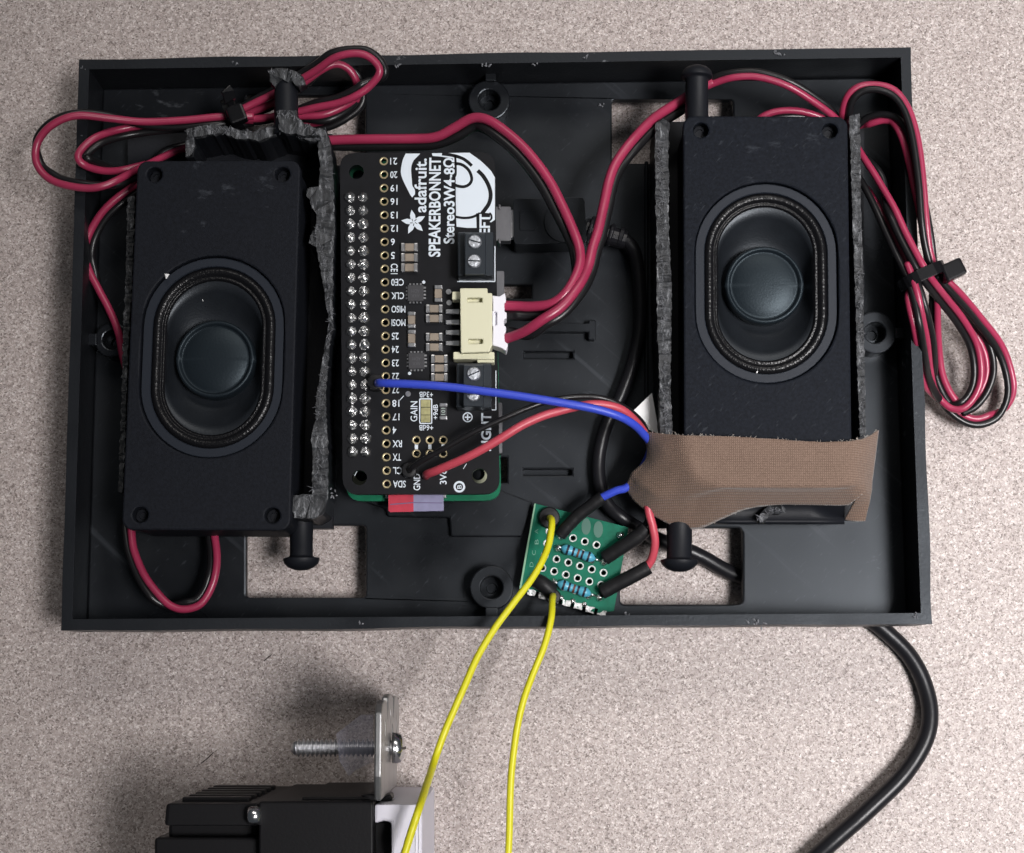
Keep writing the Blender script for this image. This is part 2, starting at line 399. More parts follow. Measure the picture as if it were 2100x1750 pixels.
link('rib', mesh('rib', *pslab([rect(1322,330,1330,880)], 7.6, ZF-.1)), M_tray, tray, bevel=.3)
for q in (rect(1072,719,1177,737), rect(1071,960,1175,977)): link('slot_shade_plate', mesh('slot', *pslab([q], ZF0-.02, ZF0-.8)), M_tray, tray)  # plates added under the slots to stand in for their deep shade
# plastic burrs and nicks along the rim
def burr(parent, px, py, z, w, h, n=6, m=None):
    parts = []
    for i in range(n):
        a = P(px+random.uniform(-w, w), py+random.uniform(-h, h), z); d = random.uniform(0, 6.28); l = random.uniform(.25, .8)
        b = a+Vector((math.cos(d)*l, math.sin(d)*l, random.uniform(.05, .35))); md = (a+b)/2+Vector((0, 0, .2))
        parts.append(sweep([a, md, b], [.14, .18, .04], 5))
    o = link('burr', merge(parts), m or M_sliver, parent); o['kind'] = 'stuff'
burr(tray, 172, 145, ZR-.4, 8, 5, 6); burr(tray, 480, 130, ZR, 6, 4, 3); burr(tray, 1200, 120, ZR, 10, 3, 5); burr(tray, 1600, 110, ZR, 12, 5, 7)
burr(tray, 812, 135, ZR, 4, 3, 3); burr(tray, 1098, 133, ZR, 5, 3, 3); burr(tray, 1550, 1278, ZR, 16, 8, 9); burr(tray, 740, 1278, ZR, 3, 3, 2); burr(tray, 1285, 1262, ZR-2, 8, 4, 4)
burr(tray, 1000, 135, ZR, 12, 3, 4); burr(tray, 1880, 1265, ZR, 4, 8, 4); burr(tray, 1230, 217, ZF+.2, 8, 4, 4)

# ------------------------------------------------------------------ cut open speaker housings
ZC = 23.5
def zrough(z, a=.7): return lambda x, y: z+noise.noise(Vector((x*.9, y*.9, z)))*a+random.uniform(-.18, .18)
def cutwall(parent, pts, z1, z0, step=6, amp=1.5, rough=.7, lip=1.3):
    L = jag(pts, step, amp); Lm = pxl(L, z1)
    v, f = fill([Lm]); n = len(v); zf = zrough(z1, rough)
    vs = [Vector((x, y, zf(x, y))) for x, y in v]; vm = [Vector((x, y, z1-lip)) for x, y in v]; vb = [Vector((x, y, z0)) for x, y in v]
    top = (vs+vm, [tuple(q) for q in f]+[(i, (i+1) % n, (i+1) % n+n, i+n) for i in range(n)])
    low = (vm+vb, [(i, (i+1) % n, (i+1) % n+n, i+n) for i in range(n)]+[tuple(i+n for i in reversed(q)) for q in f])
    w = link('wall', merge([low]), M_hous, parent)
    link('cut_edge', merge([top]), M_cut, w)
    return w
def fuzz(parent, path, z, n=40, l=(.3, 1.0), r=.05, m=None, spread=2):
    """loose slivers standing off a sawn edge"""
    parts = []
    for i in range(n):
        t = random.uniform(0, len(path)-1.001); k = int(t); a = Vector(path[k]).lerp(Vector(path[k+1]), t-k)
        p = P(a.x+random.uniform(-spread, spread), a.y+random.uniform(-spread, spread), z+random.uniform(-.3, .3))
        d = random.uniform(0, 6.28); L = random.uniform(*l)
        q = p+Vector((math.cos(d)*L, math.sin(d)*L, random.uniform(-.1, .5)))
        parts.append(sweep([p, (p+q)/2+Vector((0, 0, .12)), q], [r, r*1.4, r*.3], 4))
    o = link('sliver', merge(parts), m or M_sliver, parent); o['kind'] = 'stuff'
def peg(parent, cx, y0, y1, ytop, r, rh, z, headdir, cut=False):
    """horizontal mounting peg; headdir +1: head at y1"""
    a = P(cx, y0, z); b = P(cx, y1, z); L = (b-a).length; d = (b-a).normalized()
    if cut: prof = [(r*1.05, -1.5), (r, 1), (r*.97, L*.6), (r*.95, L)]
    else: prof = [(r*1.05, -1.5), (r, 1), (r*.97, L*.86), (r*1.05, L*.9), (rh*.97, L*.925), (rh, L*.95), (rh*.93, L+.35), (rh*.7, L+1.1), (rh*.35, L+1.6), (.05, L+1.7)]
    vs, fs = lathe(prof, 22)
    R = Vector((0, 0, 1)).rotation_difference(d).to_matrix()
    vs = [R @ v+a for v in vs]
    o = link('peg', mesh('peg', vs, fs), M_hous, parent, smooth=False, bevel=.15)
    for p in o.data.polygons: p.use_smooth = True
    return o
LH = empty('speaker_housing', tuple(P(470, 680, 0)[:2])+(ZF,), 'black sawn-open plastic pocket under the matt speaker beside the amplifier board', 'speaker housing', 'sawn speaker housings')
link('base', mesh('b', *pslab([rect(262,275,682,1084)], 9.4, ZF+.02)), M_hous, LH)
right_strip = [(650,262),(668,262),(676,290),(682,330),(684,400),(687,480),(684,520),(683,560),(682,640),(684,668),(677,700),(671,760),(668,800),(669,850),(672,900),(673,950),(673,1000),(671,1020),(668,1040),(660,1056),(645,1064),
               (604,1062),(599,1042),(600,1015),(640,1014),(640,985),(642,950),(638,905),(646,860),(651,800),(661,740),(668,700),(674,660),(668,620),(662,580),(655,540),(648,507),(633,498),(636,485),(646,470),(650,440),(641,425),(630,402),(628,388),(655,382),(656,340),(652,300)]
cutwall(LH, right_strip, ZC, 9.3)
top_strip = [(383,265),(400,262),(440,254),(470,262),(500,268),(522,275),(545,262),(570,254),(600,258),(648,262),(650,292),(620,287),(600,277),(572,273),(545,284),(530,290),(508,285),(480,284),(460,273),(420,277),(397,281),(400,298),(394,318),(380,320)]
cutwall(LH, top_strip, ZC-.3, 9.3)
cutwall(LH, [(262,405),(276,403),(272,560),(262,720),(258,860),(252,1010),(242,1010),(248,860),(252,700),(258,560)], 20, 9.3, rough=.3)
fuzz(LH, [(385,270),(440,262),(500,275),(560,265),(640,275),(665,290),(680,400),(650,480),(670,560),(678,660),(665,760),(650,860),(655,960),(630,1040)], ZC+.2, 260, (.3, 1.3), .035)
peg(LH, 587, 262, 158, 0, 2.35, 3.4, 22.6, 1, cut=True)
cutwall(LH, [(553,146),(575,140),(600,143),(618,155),(626,170),(612,180),(600,168),(578,164),(562,176),(552,168)], 25.2, 21.8, amp=2.2, rough=.9)
cutwall(LH, [(566,228),(606,226),(612,245),(640,258),(655,280),(575,272)], 25.3, 14, amp=2, rough=1.0)
fuzz(LH, [(553,150),(585,145),(620,165)], 25.4, 25); fuzz(LH, [(570,235),(600,240),(650,275)], 25.5, 30)
peg(LH, 618, 1056, 1152, 0, 2.25, 3.5, 14.5, 1)
burr(LH, 683, 1010, 20, 5, 12, 7)

RH = empty('speaker_housing', tuple(P(1560, 660, 0)[:2])+(ZF,), 'black sawn-open plastic pocket around the scuffed speaker with brown tape', 'speaker housing', 'sawn speaker housings')
link('base', mesh('b', *pslab([rect(1352,250,1772,1066)], 9.4, ZF+.02)), M_hous, RH)
cutwall(RH, [(1345,252),(1360,246),(1374,250),(1371,300),(1372,380),(1371,450),(1374,520),(1378,600),(1376,680),(1375,780),(1379,880),(1380,960),(1358,960),(1354,880),(1352,780),(1348,680),(1347,600),(1346,480),(1344,380),(1343,300)], 22.5, 9.3)
cutwall(RH, [(1741,238),(1763,233),(1765,300),(1766,420),(1769,520),(1771,640),(1774,760),(1776,890),(1764,895),(1758,760),(1755,640),(1751,520),(1747,400),(1744,300)], 22.3, 9.3, rough=.35, amp=1)
fuzz(RH, [(1350,260),(1357,400),(1360,600),(1362,800),(1366,880)], 22.8, 170, (.3, 1.2), .035); fuzz(RH, [(1752,245),(1757,420),(1764,640),(1770,880)], 22.5, 120, (.3, 1.0), .035)
# near end wall, leaning, with a torn hole
ew = [P(1400,1030,20), P(1745,1030,20), P(1745,1068,14.5), P(1738,1074,13), P(1400,1074,13), P(1400,1068,14.5)]
def strip_wall(rows, t=1.2):
    n = len(rows[0]); vs = [p for r in rows for p in r]; m = len(vs); vs += [p+Vector((0, 1.0, -t)) for p in vs[:m]]
    fs = []
    R = len(rows)
    for i in range(R-1):
        for j in range(n-1):
            fs += [(i*n+j, i*n+j+1, (i+1)*n+j+1, (i+1)*n+j), (m+i*n+j, m+(i+1)*n+j, m+(i+1)*n+j+1, m+i*n+j+1)]
    for i in range(R-1): fs += [(i*n, (i+1)*n, m+(i+1)*n, m+i*n), (i*n+n-1, m+i*n+n-1, m+(i+1)*n+n-1, (i+1)*n+n-1)]
    for j in range(n-1): fs += [(j, m+j, m+j+1, j+1), ((R-1)*n+j, (R-1)*n+j+1, m+(R-1)*n+j+1, m+(R-1)*n+j)]
    return vs, fs
xs = [1415, 1500, 1580, 1660, 1732]
rows = [[P(x, y, z) for x in xs] for y, z in ((1008, 21), (1030, 17.5), (1060, 15.5), (1067, 16.3), (1073, 16.2), (1076, 14), (1074, 10), (1072, 6.6))]
link('wall', mesh('endwall', *strip_wall(rows)), M_hous, RH, smooth=True, bevel=0)
cutwall(RH, [(1556,1058),(1566,1046),(1576,1040),(1600,1036),(1612,1048),(1600,1056),(1586,1052),(1575,1064),(1570,1074),(1558,1072)], 18.3, 15.5, amp=2, rough=1.2)
fuzz(RH, [(1555,1065),(1575,1048),(1610,1045)], 18.5, 30)
peg(RH, 1429, 258, 152, 0, 2.25, 3.1, 22.6, 1)
peg(RH, 1393, 1070, 1155, 0, 2.45, 3.6, 14.5, 1)

# ------------------------------------------------------------------ speakers
def stadium(w, h, n=26):
    """closed loop, equal count for any size: two arcs"""
    r = min(w, h)/2; s = max(0, h/2-r); out = []
    for k in range(n+1):
        a = math.pi*k/n; out.append((r*math.cos(a), s+r*math.sin(a)))
    for k in range(n+1):
        a = math.pi+math.pi*k/n; out.append((r*math.cos(a), -s+r*math.sin(a)))
    return out
def loft(sections, cap=True):
    n = len(sections[0]); vs = [Vector(p) for s in sections for p in s]; fs = []
    for k in range(len(sections)-1):
        for i in range(n):
            j = (i+1) % n; fs.append((k*n+i, k*n+j, (k+1)*n+j, (k+1)*n+i))
    if cap: fs.append(tuple((len(sections)-1)*n+i for i in range(n)))
    return vs, fs
def speaker(pos, rot, yoff, label, M_spk=M_spk):
    y, p, r = [math.radians(a) for a in rot]
    X = Matrix.Translation(pos) @ Matrix.Rotation(y, 4, 'Z') @ Matrix.Rotation(p, 4, 'X') @ Matrix.Rotation(r, 4, 'Y')
    root = empty('speaker', (pos[0], pos[1], 9.4), label, 'speaker', 'small enclosed speakers')
    T = lambda g: ([X @ v for v in g[0]], g[1])
    w, h, dw, dh = 31, 70, 26.8, 38.2
    st = lambda a, b, z, dy=0: [(x, q+dy, z) for x, q in stadium(a, b)]
    hl = [circle(sx*(w/2-3.35), sy*(h/2-2.75), 1.42, 18) for sx in (-1, 1) for sy in (-1, 1)]
    pl = slab([rect(-w/2, -h/2, w/2, h/2, 2.0, 6), [(a, b+yoff) for a, b in stadium(dw, dh)]]+hl, 0, -2.6)
    link('faceplate', mesh('face', *T(pl)), M_spk, root, bevel=.35)
    bd = slab([rect(-w/2+.35, -h/2+.35, w/2-.35, h/2-.35, 2.0, 6), [(a, b+yoff) for a, b in stadium(dw-2.5, dh-2.5)]], -2.65, -16.6)
    link('enclosure', mesh('encl', *T(bd)), M_spk, root, bevel=.3)
    for L in hl:                                                        # screw recess liners
        c = Vector((sum(q[0] for q in L)/len(L), sum(q[1] for q in L)/len(L), 0))
        link('screw_recess', mesh('rec', *T(lathe([(1.3,-2.62),(1.3,-2.2),(.75,-2.15),(.7,-2.5)], 14, c))), M_hous, root)
    # driver
    ring = [st(dw-.3, dh-.3, z, yoff) if d == 0 else st(dw-.3-2*d, dh-.3-2*d, z, yoff) for d, z in ((0,-2.5),(0,-.95),(.15,-.75),(1.6,-.75),(1.75,-.95),(1.8,-2.2))]
    fr = link('driver_frame', mesh('ring', *T(loft(ring, False))), M_frame, root, smooth=False)
    prof = [(1.75,-1.7),(1.95,-1.15),(2.35,-.75),(2.8,-.62),(3.25,-.8),(3.6,-1.25),(3.75,-1.35),(4.0,-1.1),(4.25,-1.2),(4.45,-1.7),(4.6,-1.9)]
    su = [st(dw-2*d, dh-2*d, z, yoff) for d, z in prof]
    link('surround', mesh('sur', *T(loft(su, False))), M_rubber, root, smooth=True)
    rc = 7.45; secs = []
    ci = lambda r_, z: [(x*r_/1., q*r_+yoff, z) for x, q in stadium(2, 2)]
    a = st(dw-9.0, dh-11.2, -1.75, yoff); b = ci(rc, -5.6)
    a0 = st(dw-8.9, dh-9.0, -1.62, yoff)
    secs.append(a0)
    for k in range(9):
        t = k/8; s = t**1.0; zz = -1.75-(5.6-1.75)*(1-(1-t)**1.4)
        secs.append([(p0[0]*(1-s)+p1[0]*s, p0[1]*(1-s)+p1[1]*s, zz) for p0, p1 in zip(a, b)])
    link('cone', mesh('cone', *T(loft(secs, False))), M_cone, root, smooth=True)
    cap = [ci(rr, zz) for rr, zz in ((rc+.05,-5.7),(rc,-3.4),(rc-.12,-2.9),(rc-.4,-2.65),(rc-.75,-2.75),(rc-.95,-3.3),(rc-1.15,-3.45),(rc-1.5,-3.3),(rc-2.6,-3.02),(rc-3.8,-2.8),(rc-5.2,-2.68),(.6,-2.64),(.02,-2.63))]
    link('dust_cap', mesh('cap', *T(loft(cap, True))), M_cap, root, smooth=True)
    return root, X
SL, XL = speaker((-55.63, 61.39, 27.0), (-.47, -.84, -2.09), -2.6, 'matt black oval-cone speaker without tape, loop of red wire below its short end')
SR, XR = speaker((47.56, 69.70, 26.3), (-.43, 2.19, -.67), 3.2, 'scuffed black oval-cone speaker held down by brown fabric tape', M_spk2)
def fleck(parent, px, py, z, s=.4):
    c = P(px, py, z); v = [c+Vector((random.uniform(-s, s), random.uniform(-s, s), random.uniform(0, s))) for _ in range(6)]
    bm = bmesh.new(); [bm.verts.new(q) for q in v]; bmesh.ops.convex_hull(bm, input=bm.verts); me = bpy.data.meshes.new('fleck'); bm.to_mesh(me); bm.free()
    link('plastic_fleck', me, M_paper, parent)
fleck(SL, 343, 568, 26.6, .55); fleck(SR, 1553, 763, 26, .4); fleck(SL, 416, 616, 26.6, .25)

# ------------------------------------------------------------------ small computer board (green)
ZB1, ZB0 = 22.0, 20.4
BQ = [(697,314),(1015,312),(1025,1013),(703,1014)]
PQ = [(704,330),(1013,328),(1028,1027),(710,1028)]
pi_c = P(862, 670, 0)
PI = empty('computer_board', (pi_c.x, pi_c.y, 8), 'small green circuit board peeking out beneath the black amplifier board', 'circuit board')
link('circuit_board', mesh('pcb', *slab([quad_round(pxl(PQ, 12.6), 3.2)]+[pxl(circle(x, y, 13, 16), 12.6) for x, y in ((742,974),(981,972),(736,362),(977,356))], 12.6, 11.2)), M_pcbg, PI)
link('header_block', mesh('hdr', *pslab([rect(706,393,760,940)], 20.3, 12.65)), M_chip, PI, bevel=.2)
for x, y in ((742,974),(981,972)): link('mount_pad', mesh('mp', *pslab([circle(x, y, 26, 24), circle(x, y, 13.2, 16)], 12.66, 12.5)), mat('bare_copper_pad', (.30,.31,.22), .5, .3), PI)
def port(x0, y0, x1, y1, z1, z0):
    p = link('metal_port', mesh('port', *pslab([rect(x0,y0,x1,y1,3)], z1, z0)), M_port, PI, bevel=.25)
    link('port_flange', merge([pslab([rect(x1-26,y0-5,x1-21,y0+4)], z1+.5, z0), pslab([rect(x1-26,y1-4,x1-21,y1+5)], z1+.5, z0)]), M_port, p, bevel=.15)
port(1000, 424, 1048, 494, 15.4, 12.65); port(985, 556, 1034, 628, 15.4, 12.65); port(990, 826, 1030, 930, 15.8, 12.65)
for (x, y) in ((740,975),(985,975),(735,355),(980,350)):
    link('standoff', merge([lathe([(2.2,8.0),(2.2,11.15)], 14, tuple(P(x,y,11)[:2])+(0,))]), M_tray, PI)
link('card_slot', mesh('slot', *pslab([rect(790,925,915,1022)], 14.2, 12.65)), M_tin, PI, bevel=.15)
mc = empty('memory_card', tuple(P(852,1030,0)[:2])+(13,), 'tiny red and lavender memory card sticking out of the green board', 'memory card')
mc1 = link('card_body', mesh('mc', *pslab([quad_round([(798,1000),(909,1000),(910,1048),(798,1050)], 3, 3)], 15.2, 14.3)), M_cardg, mc, bevel=.12)
link('red_print', mesh('mcr', *pslab([[(796.5,1002),(848,1002),(848,1049.8),(800,1050.6),(796.5,1047)]], 15.26, 15.1)), M_cardr, mc)

link('print_line', mesh('mcl', *pslab([[(800,1034),(848,1030),(908,1031),(908,1032.6),(848,1032),(800,1036)]], 15.30, 15.2)), M_card3, mc)
# ------------------------------------------------------------------ amplifier board (black)
bc = P(862, 664, ZB0)
AMP = empty('amplifier_board', (bc.x, bc.y, ZB0), 'black stereo amplifier circuit board with white printed lettering and pin numbers', 'circuit board')
kk = K(860, 660, ZB1)
ring_px = [(787+6*i/24, 331+662*i/24) for i in range(25)]+[(854,903),(881.6,903),(908.7,903),(854,930.7),(881.6,930.7),(908.7,930.7)]
mount_px = [(731,353),(979,345),(983.5,976),(737,980)]
bl = [quad_round(pxl(BQ, ZB1), 3.0)]
for x, y in ring_px: c = P(x, y, ZB1); bl.append(circle(c.x, c.y, .50, 10))
for x, y in mount_px: c = P(x, y, ZB1); bl.append(circle(c.x, c.y, 1.42, 20))
link('circuit_board', mesh('amp', *slab(bl, ZB1, ZB0)), M_pcbk, AMP)
def ring_mesh(ri, ro, h, n=18, m=None, name='ring'):
    v, f = [], []
    for r, z in ((ri, -.8), (ri, h), (ri+.08, h+.03), (ro-.06, h+.03), (ro, 0.0)):
        for i in range(n): t = 2*math.pi*i/n; v.append(Vector((r*math.cos(t), r*math.sin(t), z))*MM)
    for k in range(4):
        for i in range(n): j = (i+1) % n; f.append((k*n+i, k*n+j, (k+1)*n+j, (k+1)*n+i))
    me = mesh(name, v, f); me.materials.append(m); return me
RM = ring_mesh(.52, .86, .05, m=M_gold)
for x, y in ring_px: inst('plated_hole', RM, AMP, P(x, y, ZB1))
def blob_mesh(r, h, jit, m, seed):
    random.seed(seed)
    prof = [(r, -.05), (r*.98, h*.15), (r*.85, h*.45), (r*.6, h*.8), (r*.36, h*1.0), (r*.3, h*1.15), (.03, h*1.1)]
    v, f = lathe(prof, 14, jit=jit)
    me = mesh('blob', [q*MM for q in v], f); me.materials.append(m)
    for p in me.polygons: p.use_smooth = random.random() > .35
    return me
BL = [blob_mesh(.98, .7, .09, M_solder, s) for s in range(7)]
for c in range(2):
    for i in range(20):
        x = 717+27.4*c+5.6*i/19; y = 405+522*i/19
        inst('solder_joint', BL[random.randrange(7)], AMP, P(x, y, ZB1), random.uniform(0, 6.28), random.uniform(1.0, 1.15))
# text
def text_mesh(s, bold=0):
    cu = bpy.data.curves.new('t', 'FONT'); cu.body = s; cu.size = 1; cu.offset = bold; cu.resolution_u = 3
    o = bpy.data.objects.new('t', cu); COL.objects.link(o)
    dg = bpy.context.evaluated_depsgraph_get(); dg.update()
    me = bpy.data.meshes.new_from_object(o.evaluated_get(dg)); bpy.data.objects.remove(o)
    return me
def lettering(parent, s, cx, cy, w, h, rot, z, m, bold=.012, name='lettering'):
    me = text_mesh(s, bold); xs = [v.co.x for v in me.vertices]; ys = [v.co.y for v in me.vertices]
    x0, x1, y0, y1 = min(xs), max(xs), min(ys), max(ys); k = K(cx, cy, z)
    sx = w*k/(x1-x0); sy = h*k/(y1-y0); c = P(cx, cy, z); a = math.radians(rot)
    for v in me.vertices:
        x = (v.co.x-(x0+x1)/2)*sx; y = (v.co.y-(y0+y1)/2)*sy
        v.co = (c.x+x*math.cos(a)-y*math.sin(a), c.y+x*math.sin(a)+y*math.cos(a), z)
    me.materials.clear()
    return link(name, me, m, parent)
ZS = ZB1+.05
pins = ['21','20','19','16','13','12','6','5','CE1','CE0','CLK','MISO','MOSI','25','24','23','22','27','18','17','4','RX','TX','SCL','SDA']
wd = {1: 8, 2: 14.5, 3: 26, 4: 28.5}
for i, s in enumerate(pins):
    x, y = ring_px[i]; w = wd[len(s)]
    if s == 'RX': w = 19
    if s == 'TX': w = 17
    if s == 'CE1': lettering(AMP, s, 808.5, y, 22, 14.5, -90, ZS, M_silk); continue
    lettering(AMP, s, x+13+w/2, y, w, 14.5, 180, ZS, M_silk)
lettering(AMP, 'adafruit.', 862.5, 380.5, 114, 25, 90, ZS+.05, M_silk, .02)
lettering(AMP, 'SPEAKERBONNET', 891.5, 425, 209, 24.5, 90, ZS+.05, M_silk, .025)
lettering(AMP, 'Stereo3W4-8Ω', 920.5, 412, 181, 24, 90, ZS+.05, M_silk, .025)
lettering(AMP, 'LEFT', 994, 467, 57, 21.5, 90, ZS+.05, M_silk, .03)
lettering(AMP, 'RIGHT', 997, 886, 78, 21, 90, ZS, M_silk, .03)
lettering(AMP, 'GAIN', 849, 844, 42, 14.5, 90, ZS, M_silk, .012)
lettering(AMP, '+3dB', 874, 809.5, 28, 12, 180, ZS, M_silk); lettering(AMP, '+6dB', 874, 877.5, 29, 12, 180, ZS, M_silk)
lettering(AMP, '+9dB', 893, 845, 31, 10, 90, ZS, M_silk); lettering(AMP, 'GND', 855, 989, 34, 14, 90, ZS, M_silk); lettering(AMP, '3Vo', 909, 978, 31, 14, 90, ZS, M_silk)
lettering(AMP, 'B', 942, 998.6, 8, 9, 90, ZS+.05, M_silk, .01)
def flat(parent, name, loops, z, m): return link(name, mesh(name, *pslab(loops, z, z-.04)), m, parent)
def annulus(parent, name, cx, cy, ro, ri, z, m): return flat(parent, name, [circle(cx, cy, ro, 32), circle(cx, cy, ri, 28)], z, m)
annulus(AMP, 'print_mark', 942, 998.6, 11.8, 7.6, ZS, M_silk)
annulus(AMP, 'print_mark', 959, 856, 10.3, 8.0, ZS, M_silk)
flat(AMP, 'print_mark', [[(953,854.6),(957.6,854.6),(957.6,850),(960.4,850),(960.4,854.6),(965,854.6),(965,857.4),(960.4,857.4),(960.4,862),(957.6,862),(957.6,857.4),(953,857.4)]], ZS, M_silk)
def band(pts, w):
    """outline of a line of px width w"""
    p = [Vector(q) for q in spline(pts, 5)] if len(pts) > 2 else [Vector(q) for q in pts]
    l, r = [], []
    for i in range(len(p)):
        t = (p[min(i+1, len(p)-1)]-p[max(i-1, 0)]).normalized(); n = Vector((-t.y, t.x))*w/2; l.append(tuple(p[i]+n)); r.append(tuple(p[i]-n))
    return l+r[::-1]
C5 = lambda pts: [(820+x/8.333, 290+y/8.333) for x, y in pts]
def smooth(pts, n=4): return spline(pts, n)
# printed art: white horn shape
flat(AMP, 'print_art', [C5(smooth([(100,210),(50,320),(20,470),(25,580),(70,700),(130,820),(175,910),(210,960)])+smooth([(258,905),(255,830),(215,760),(205,660),(195,560),(195,440),(230,340),(290,270),(350,210)]))], ZS, M_silk)
flat(AMP, 'print_art', [C5([(545,205),(1190,195),(1260,245),(1370,325),(1455,400),(1560,510),(1625,620),(1625,1340),(1560,1385),(1540,1380)]+[(1540,1230),(1340,1215),(1330,1270),(1310,1480),(1150,1480),(970,1460),(960,1300),(955,850),(950,300),(700,262),(560,250)])], ZS, M_silk)
dk = lambda pts, w: flat(AMP, 'print_outline', [band(C5(pts), w)], ZS+.05, M_pcbk)
dk([(720,215),(900,240),(1050,285),(1150,345),(1230,420)], 6.5)
dk([(930,380),(1030,390),(1110,430),(1180,500),(1220,590),(1225,670),(1180,740),(1100,775),(1010,770),(940,745)], 6)
dk([(1330,500),(1420,590),(1500,720),(1545,850),(1550,960),(1520,1070),(1460,1160),(1400,1240)], 8)
dk([(955,1290),(1080,1310),(1220,1300),(1340,1250)], 5)
dk([(1325,1230),(1335,1500)], 5); dk([(1530,1225),(1560,1260),(1565,1320),(1520,1365)], 4)
dk([(945,240),(955,480),(945,590),(890,640),(950,700),(950,790),(945,900),(955,1000),(965,1060),(955,1150),(955,1300),(960,1480)], 4.5)
def flower():
    cx, cy, out = 848.5, 456, []
    for k in range(5):
        a = math.radians(-100+72*k)
        for da, r in ((-36, 8.5), (-20, 15.5), (-9, 20), (0, 26), (9, 20), (20, 15.5)):
            t = a+math.radians(da); out.append((cx+r*math.cos(t), cy+r*math.sin(t)))
    return out
flat(AMP, 'print_flower', [flower()], ZS, M_silk)
for k in range(5):
    a = math.radians(-64+72*k); flat(AMP, 'print_flower_mark', [band([(848.5+2.5*math.cos(a), 456+2.5*math.sin(a)), (848.5+8*math.cos(a+.3), 456+8*math.sin(a+.3))], 1.3)], ZS+.05, M_pcbk)
ln = lambda a, b, w=1.8: flat(AMP, 'print_line', [band([a, b], w)], ZS, M_silk)
ln((942,833),(942,842)); ln((942,841.5),(992,841.5),2.2); ln((1017,760),(1017,841)); ln((1017,841),(1009,841)); ln((938,577.5),(1015,577.5),2.4); ln((1015,505),(1015,577.5),2)
ln((732,967),(727,976),1.2); ln((957,951),(950,962),1.2); ln((818,823),(828,812),1.4)
for x, y, r in ((920,598.6,5.6),(921,621,5.6),(837,808,5.6)): flat(AMP, 'test_pad', [circle(x, y, r, 16)], ZS, M_tin)
flat(AMP, 'print_box', [rect(859.5,817,886.5,870,3), rect(862,819.5,884,867.5,2)], ZS, M_silk)
for y in (827.5, 843.5, 859): flat(AMP, 'jumper_pad', [rect(863.5,y-7.3,882.5,y+7.3)], ZS, M_goldpad)
for x in (854,881.6,908.7): flat(AMP, 'trace', [rect(x-3.4,912,x+3.4,921.5)], ZS, M_silk)
# surface-mount parts
def smd(cx, cy, w, h, body=M_cer, ht=.85, mark=None, vert=False):
    z = ZB1
    if vert: e = h*.24; r0 = rect(cx-w/2+1, cy-h/2+e, cx+w/2-1, cy+h/2-e); r1 = rect(cx-w/2, cy-h/2, cx+w/2, cy-h/2+e); r2 = rect(cx-w/2, cy+h/2-e, cx+w/2, cy+h/2)
    else: e = w*.24; r0 = rect(cx-w/2+e, cy-h/2+1, cx+w/2-e, cy+h/2-1); r1 = rect(cx-w/2, cy-h/2, cx-w/2+e, cy+h/2); r2 = rect(cx+w/2-e, cy-h/2, cx+w/2, cy+h/2)
    o = link('capacitor' if body is M_cer else 'resistor', mesh('b', *pslab([r0], z+ht-.04, z)), body, AMP, bevel=.08)
    for r in (r1, r2): link('end_cap', mesh('e', *pslab([r], z+ht, z)), M_tin, o, bevel=.16)
    if mark: lettering(o, mark, cx, cy, h*.4, w*.5, 90, z+ht+.02, M_silkdim)
for y in (507, 528, 548.5): smd(839.5, y, 35, 17.5)
for y in (736, 755, 774): smd(901, y, 35, 17)
smd(898.7, 602, 17, 35, vert=True); smd(843.8, 656, 16.5, 34, vert=True); smd(844, 694, 16.5, 36, vert=True)
for y in (633, 653, 691, 712): smd(890.5, y, 35, 17)
smd(909, 844, 16.5, 35, M_chip, .6, '101', True)
def chip(cx, cy, s, mark):
    o = link('amplifier_chip', mesh('c', *pslab([rect(cx-s/2,cy-s/2,cx+s/2,cy+s/2)], ZB1+.8, ZB1)), M_chip, AMP, bevel=.1)
    pads = []
    for i in range(4):
        t = -s/2+s*(i+.8)/4.6
        pads += [pslab([rect(cx+t-1.8,cy+s/2,cx+t+1.8,cy+s/2+5)], ZB1+.12, ZB1), pslab([rect(cx+t-1.8,cy-s/2-3,cx+t+1.8,cy-s/2)], ZB1+.12, ZB1),
                 pslab([rect(cx+s/2,cy+t-1.8,cx+s/2+5,cy+t+1.8)], ZB1+.12, ZB1), pslab([rect(cx-s/2-3,cy+t-1.8,cx-s/2,cy+t+1.8)], ZB1+.12, ZB1)]
    link('chip_pins', merge(pads), M_tin, o)
    lettering(o, mark, cx, cy-4, 17, 7, 180, ZB1+.83, M_chip2, 0); lettering(o, 'AKK', cx, cy+6, 17, 7, 180, ZB1+.83, M_chip2, 0)
M_chip2 = mat('chip_print', (.06, .06, .068), .5)
chip(852, 601, 33, 'ADM'); chip(854, 740, 33, 'ADM')
annulus(AMP, 'print_mark', 869, 579, 3.4, .5, ZS, M_silk); annulus(AMP, 'print_mark', 840, 766, 3.4, .5, ZS, M_silk)
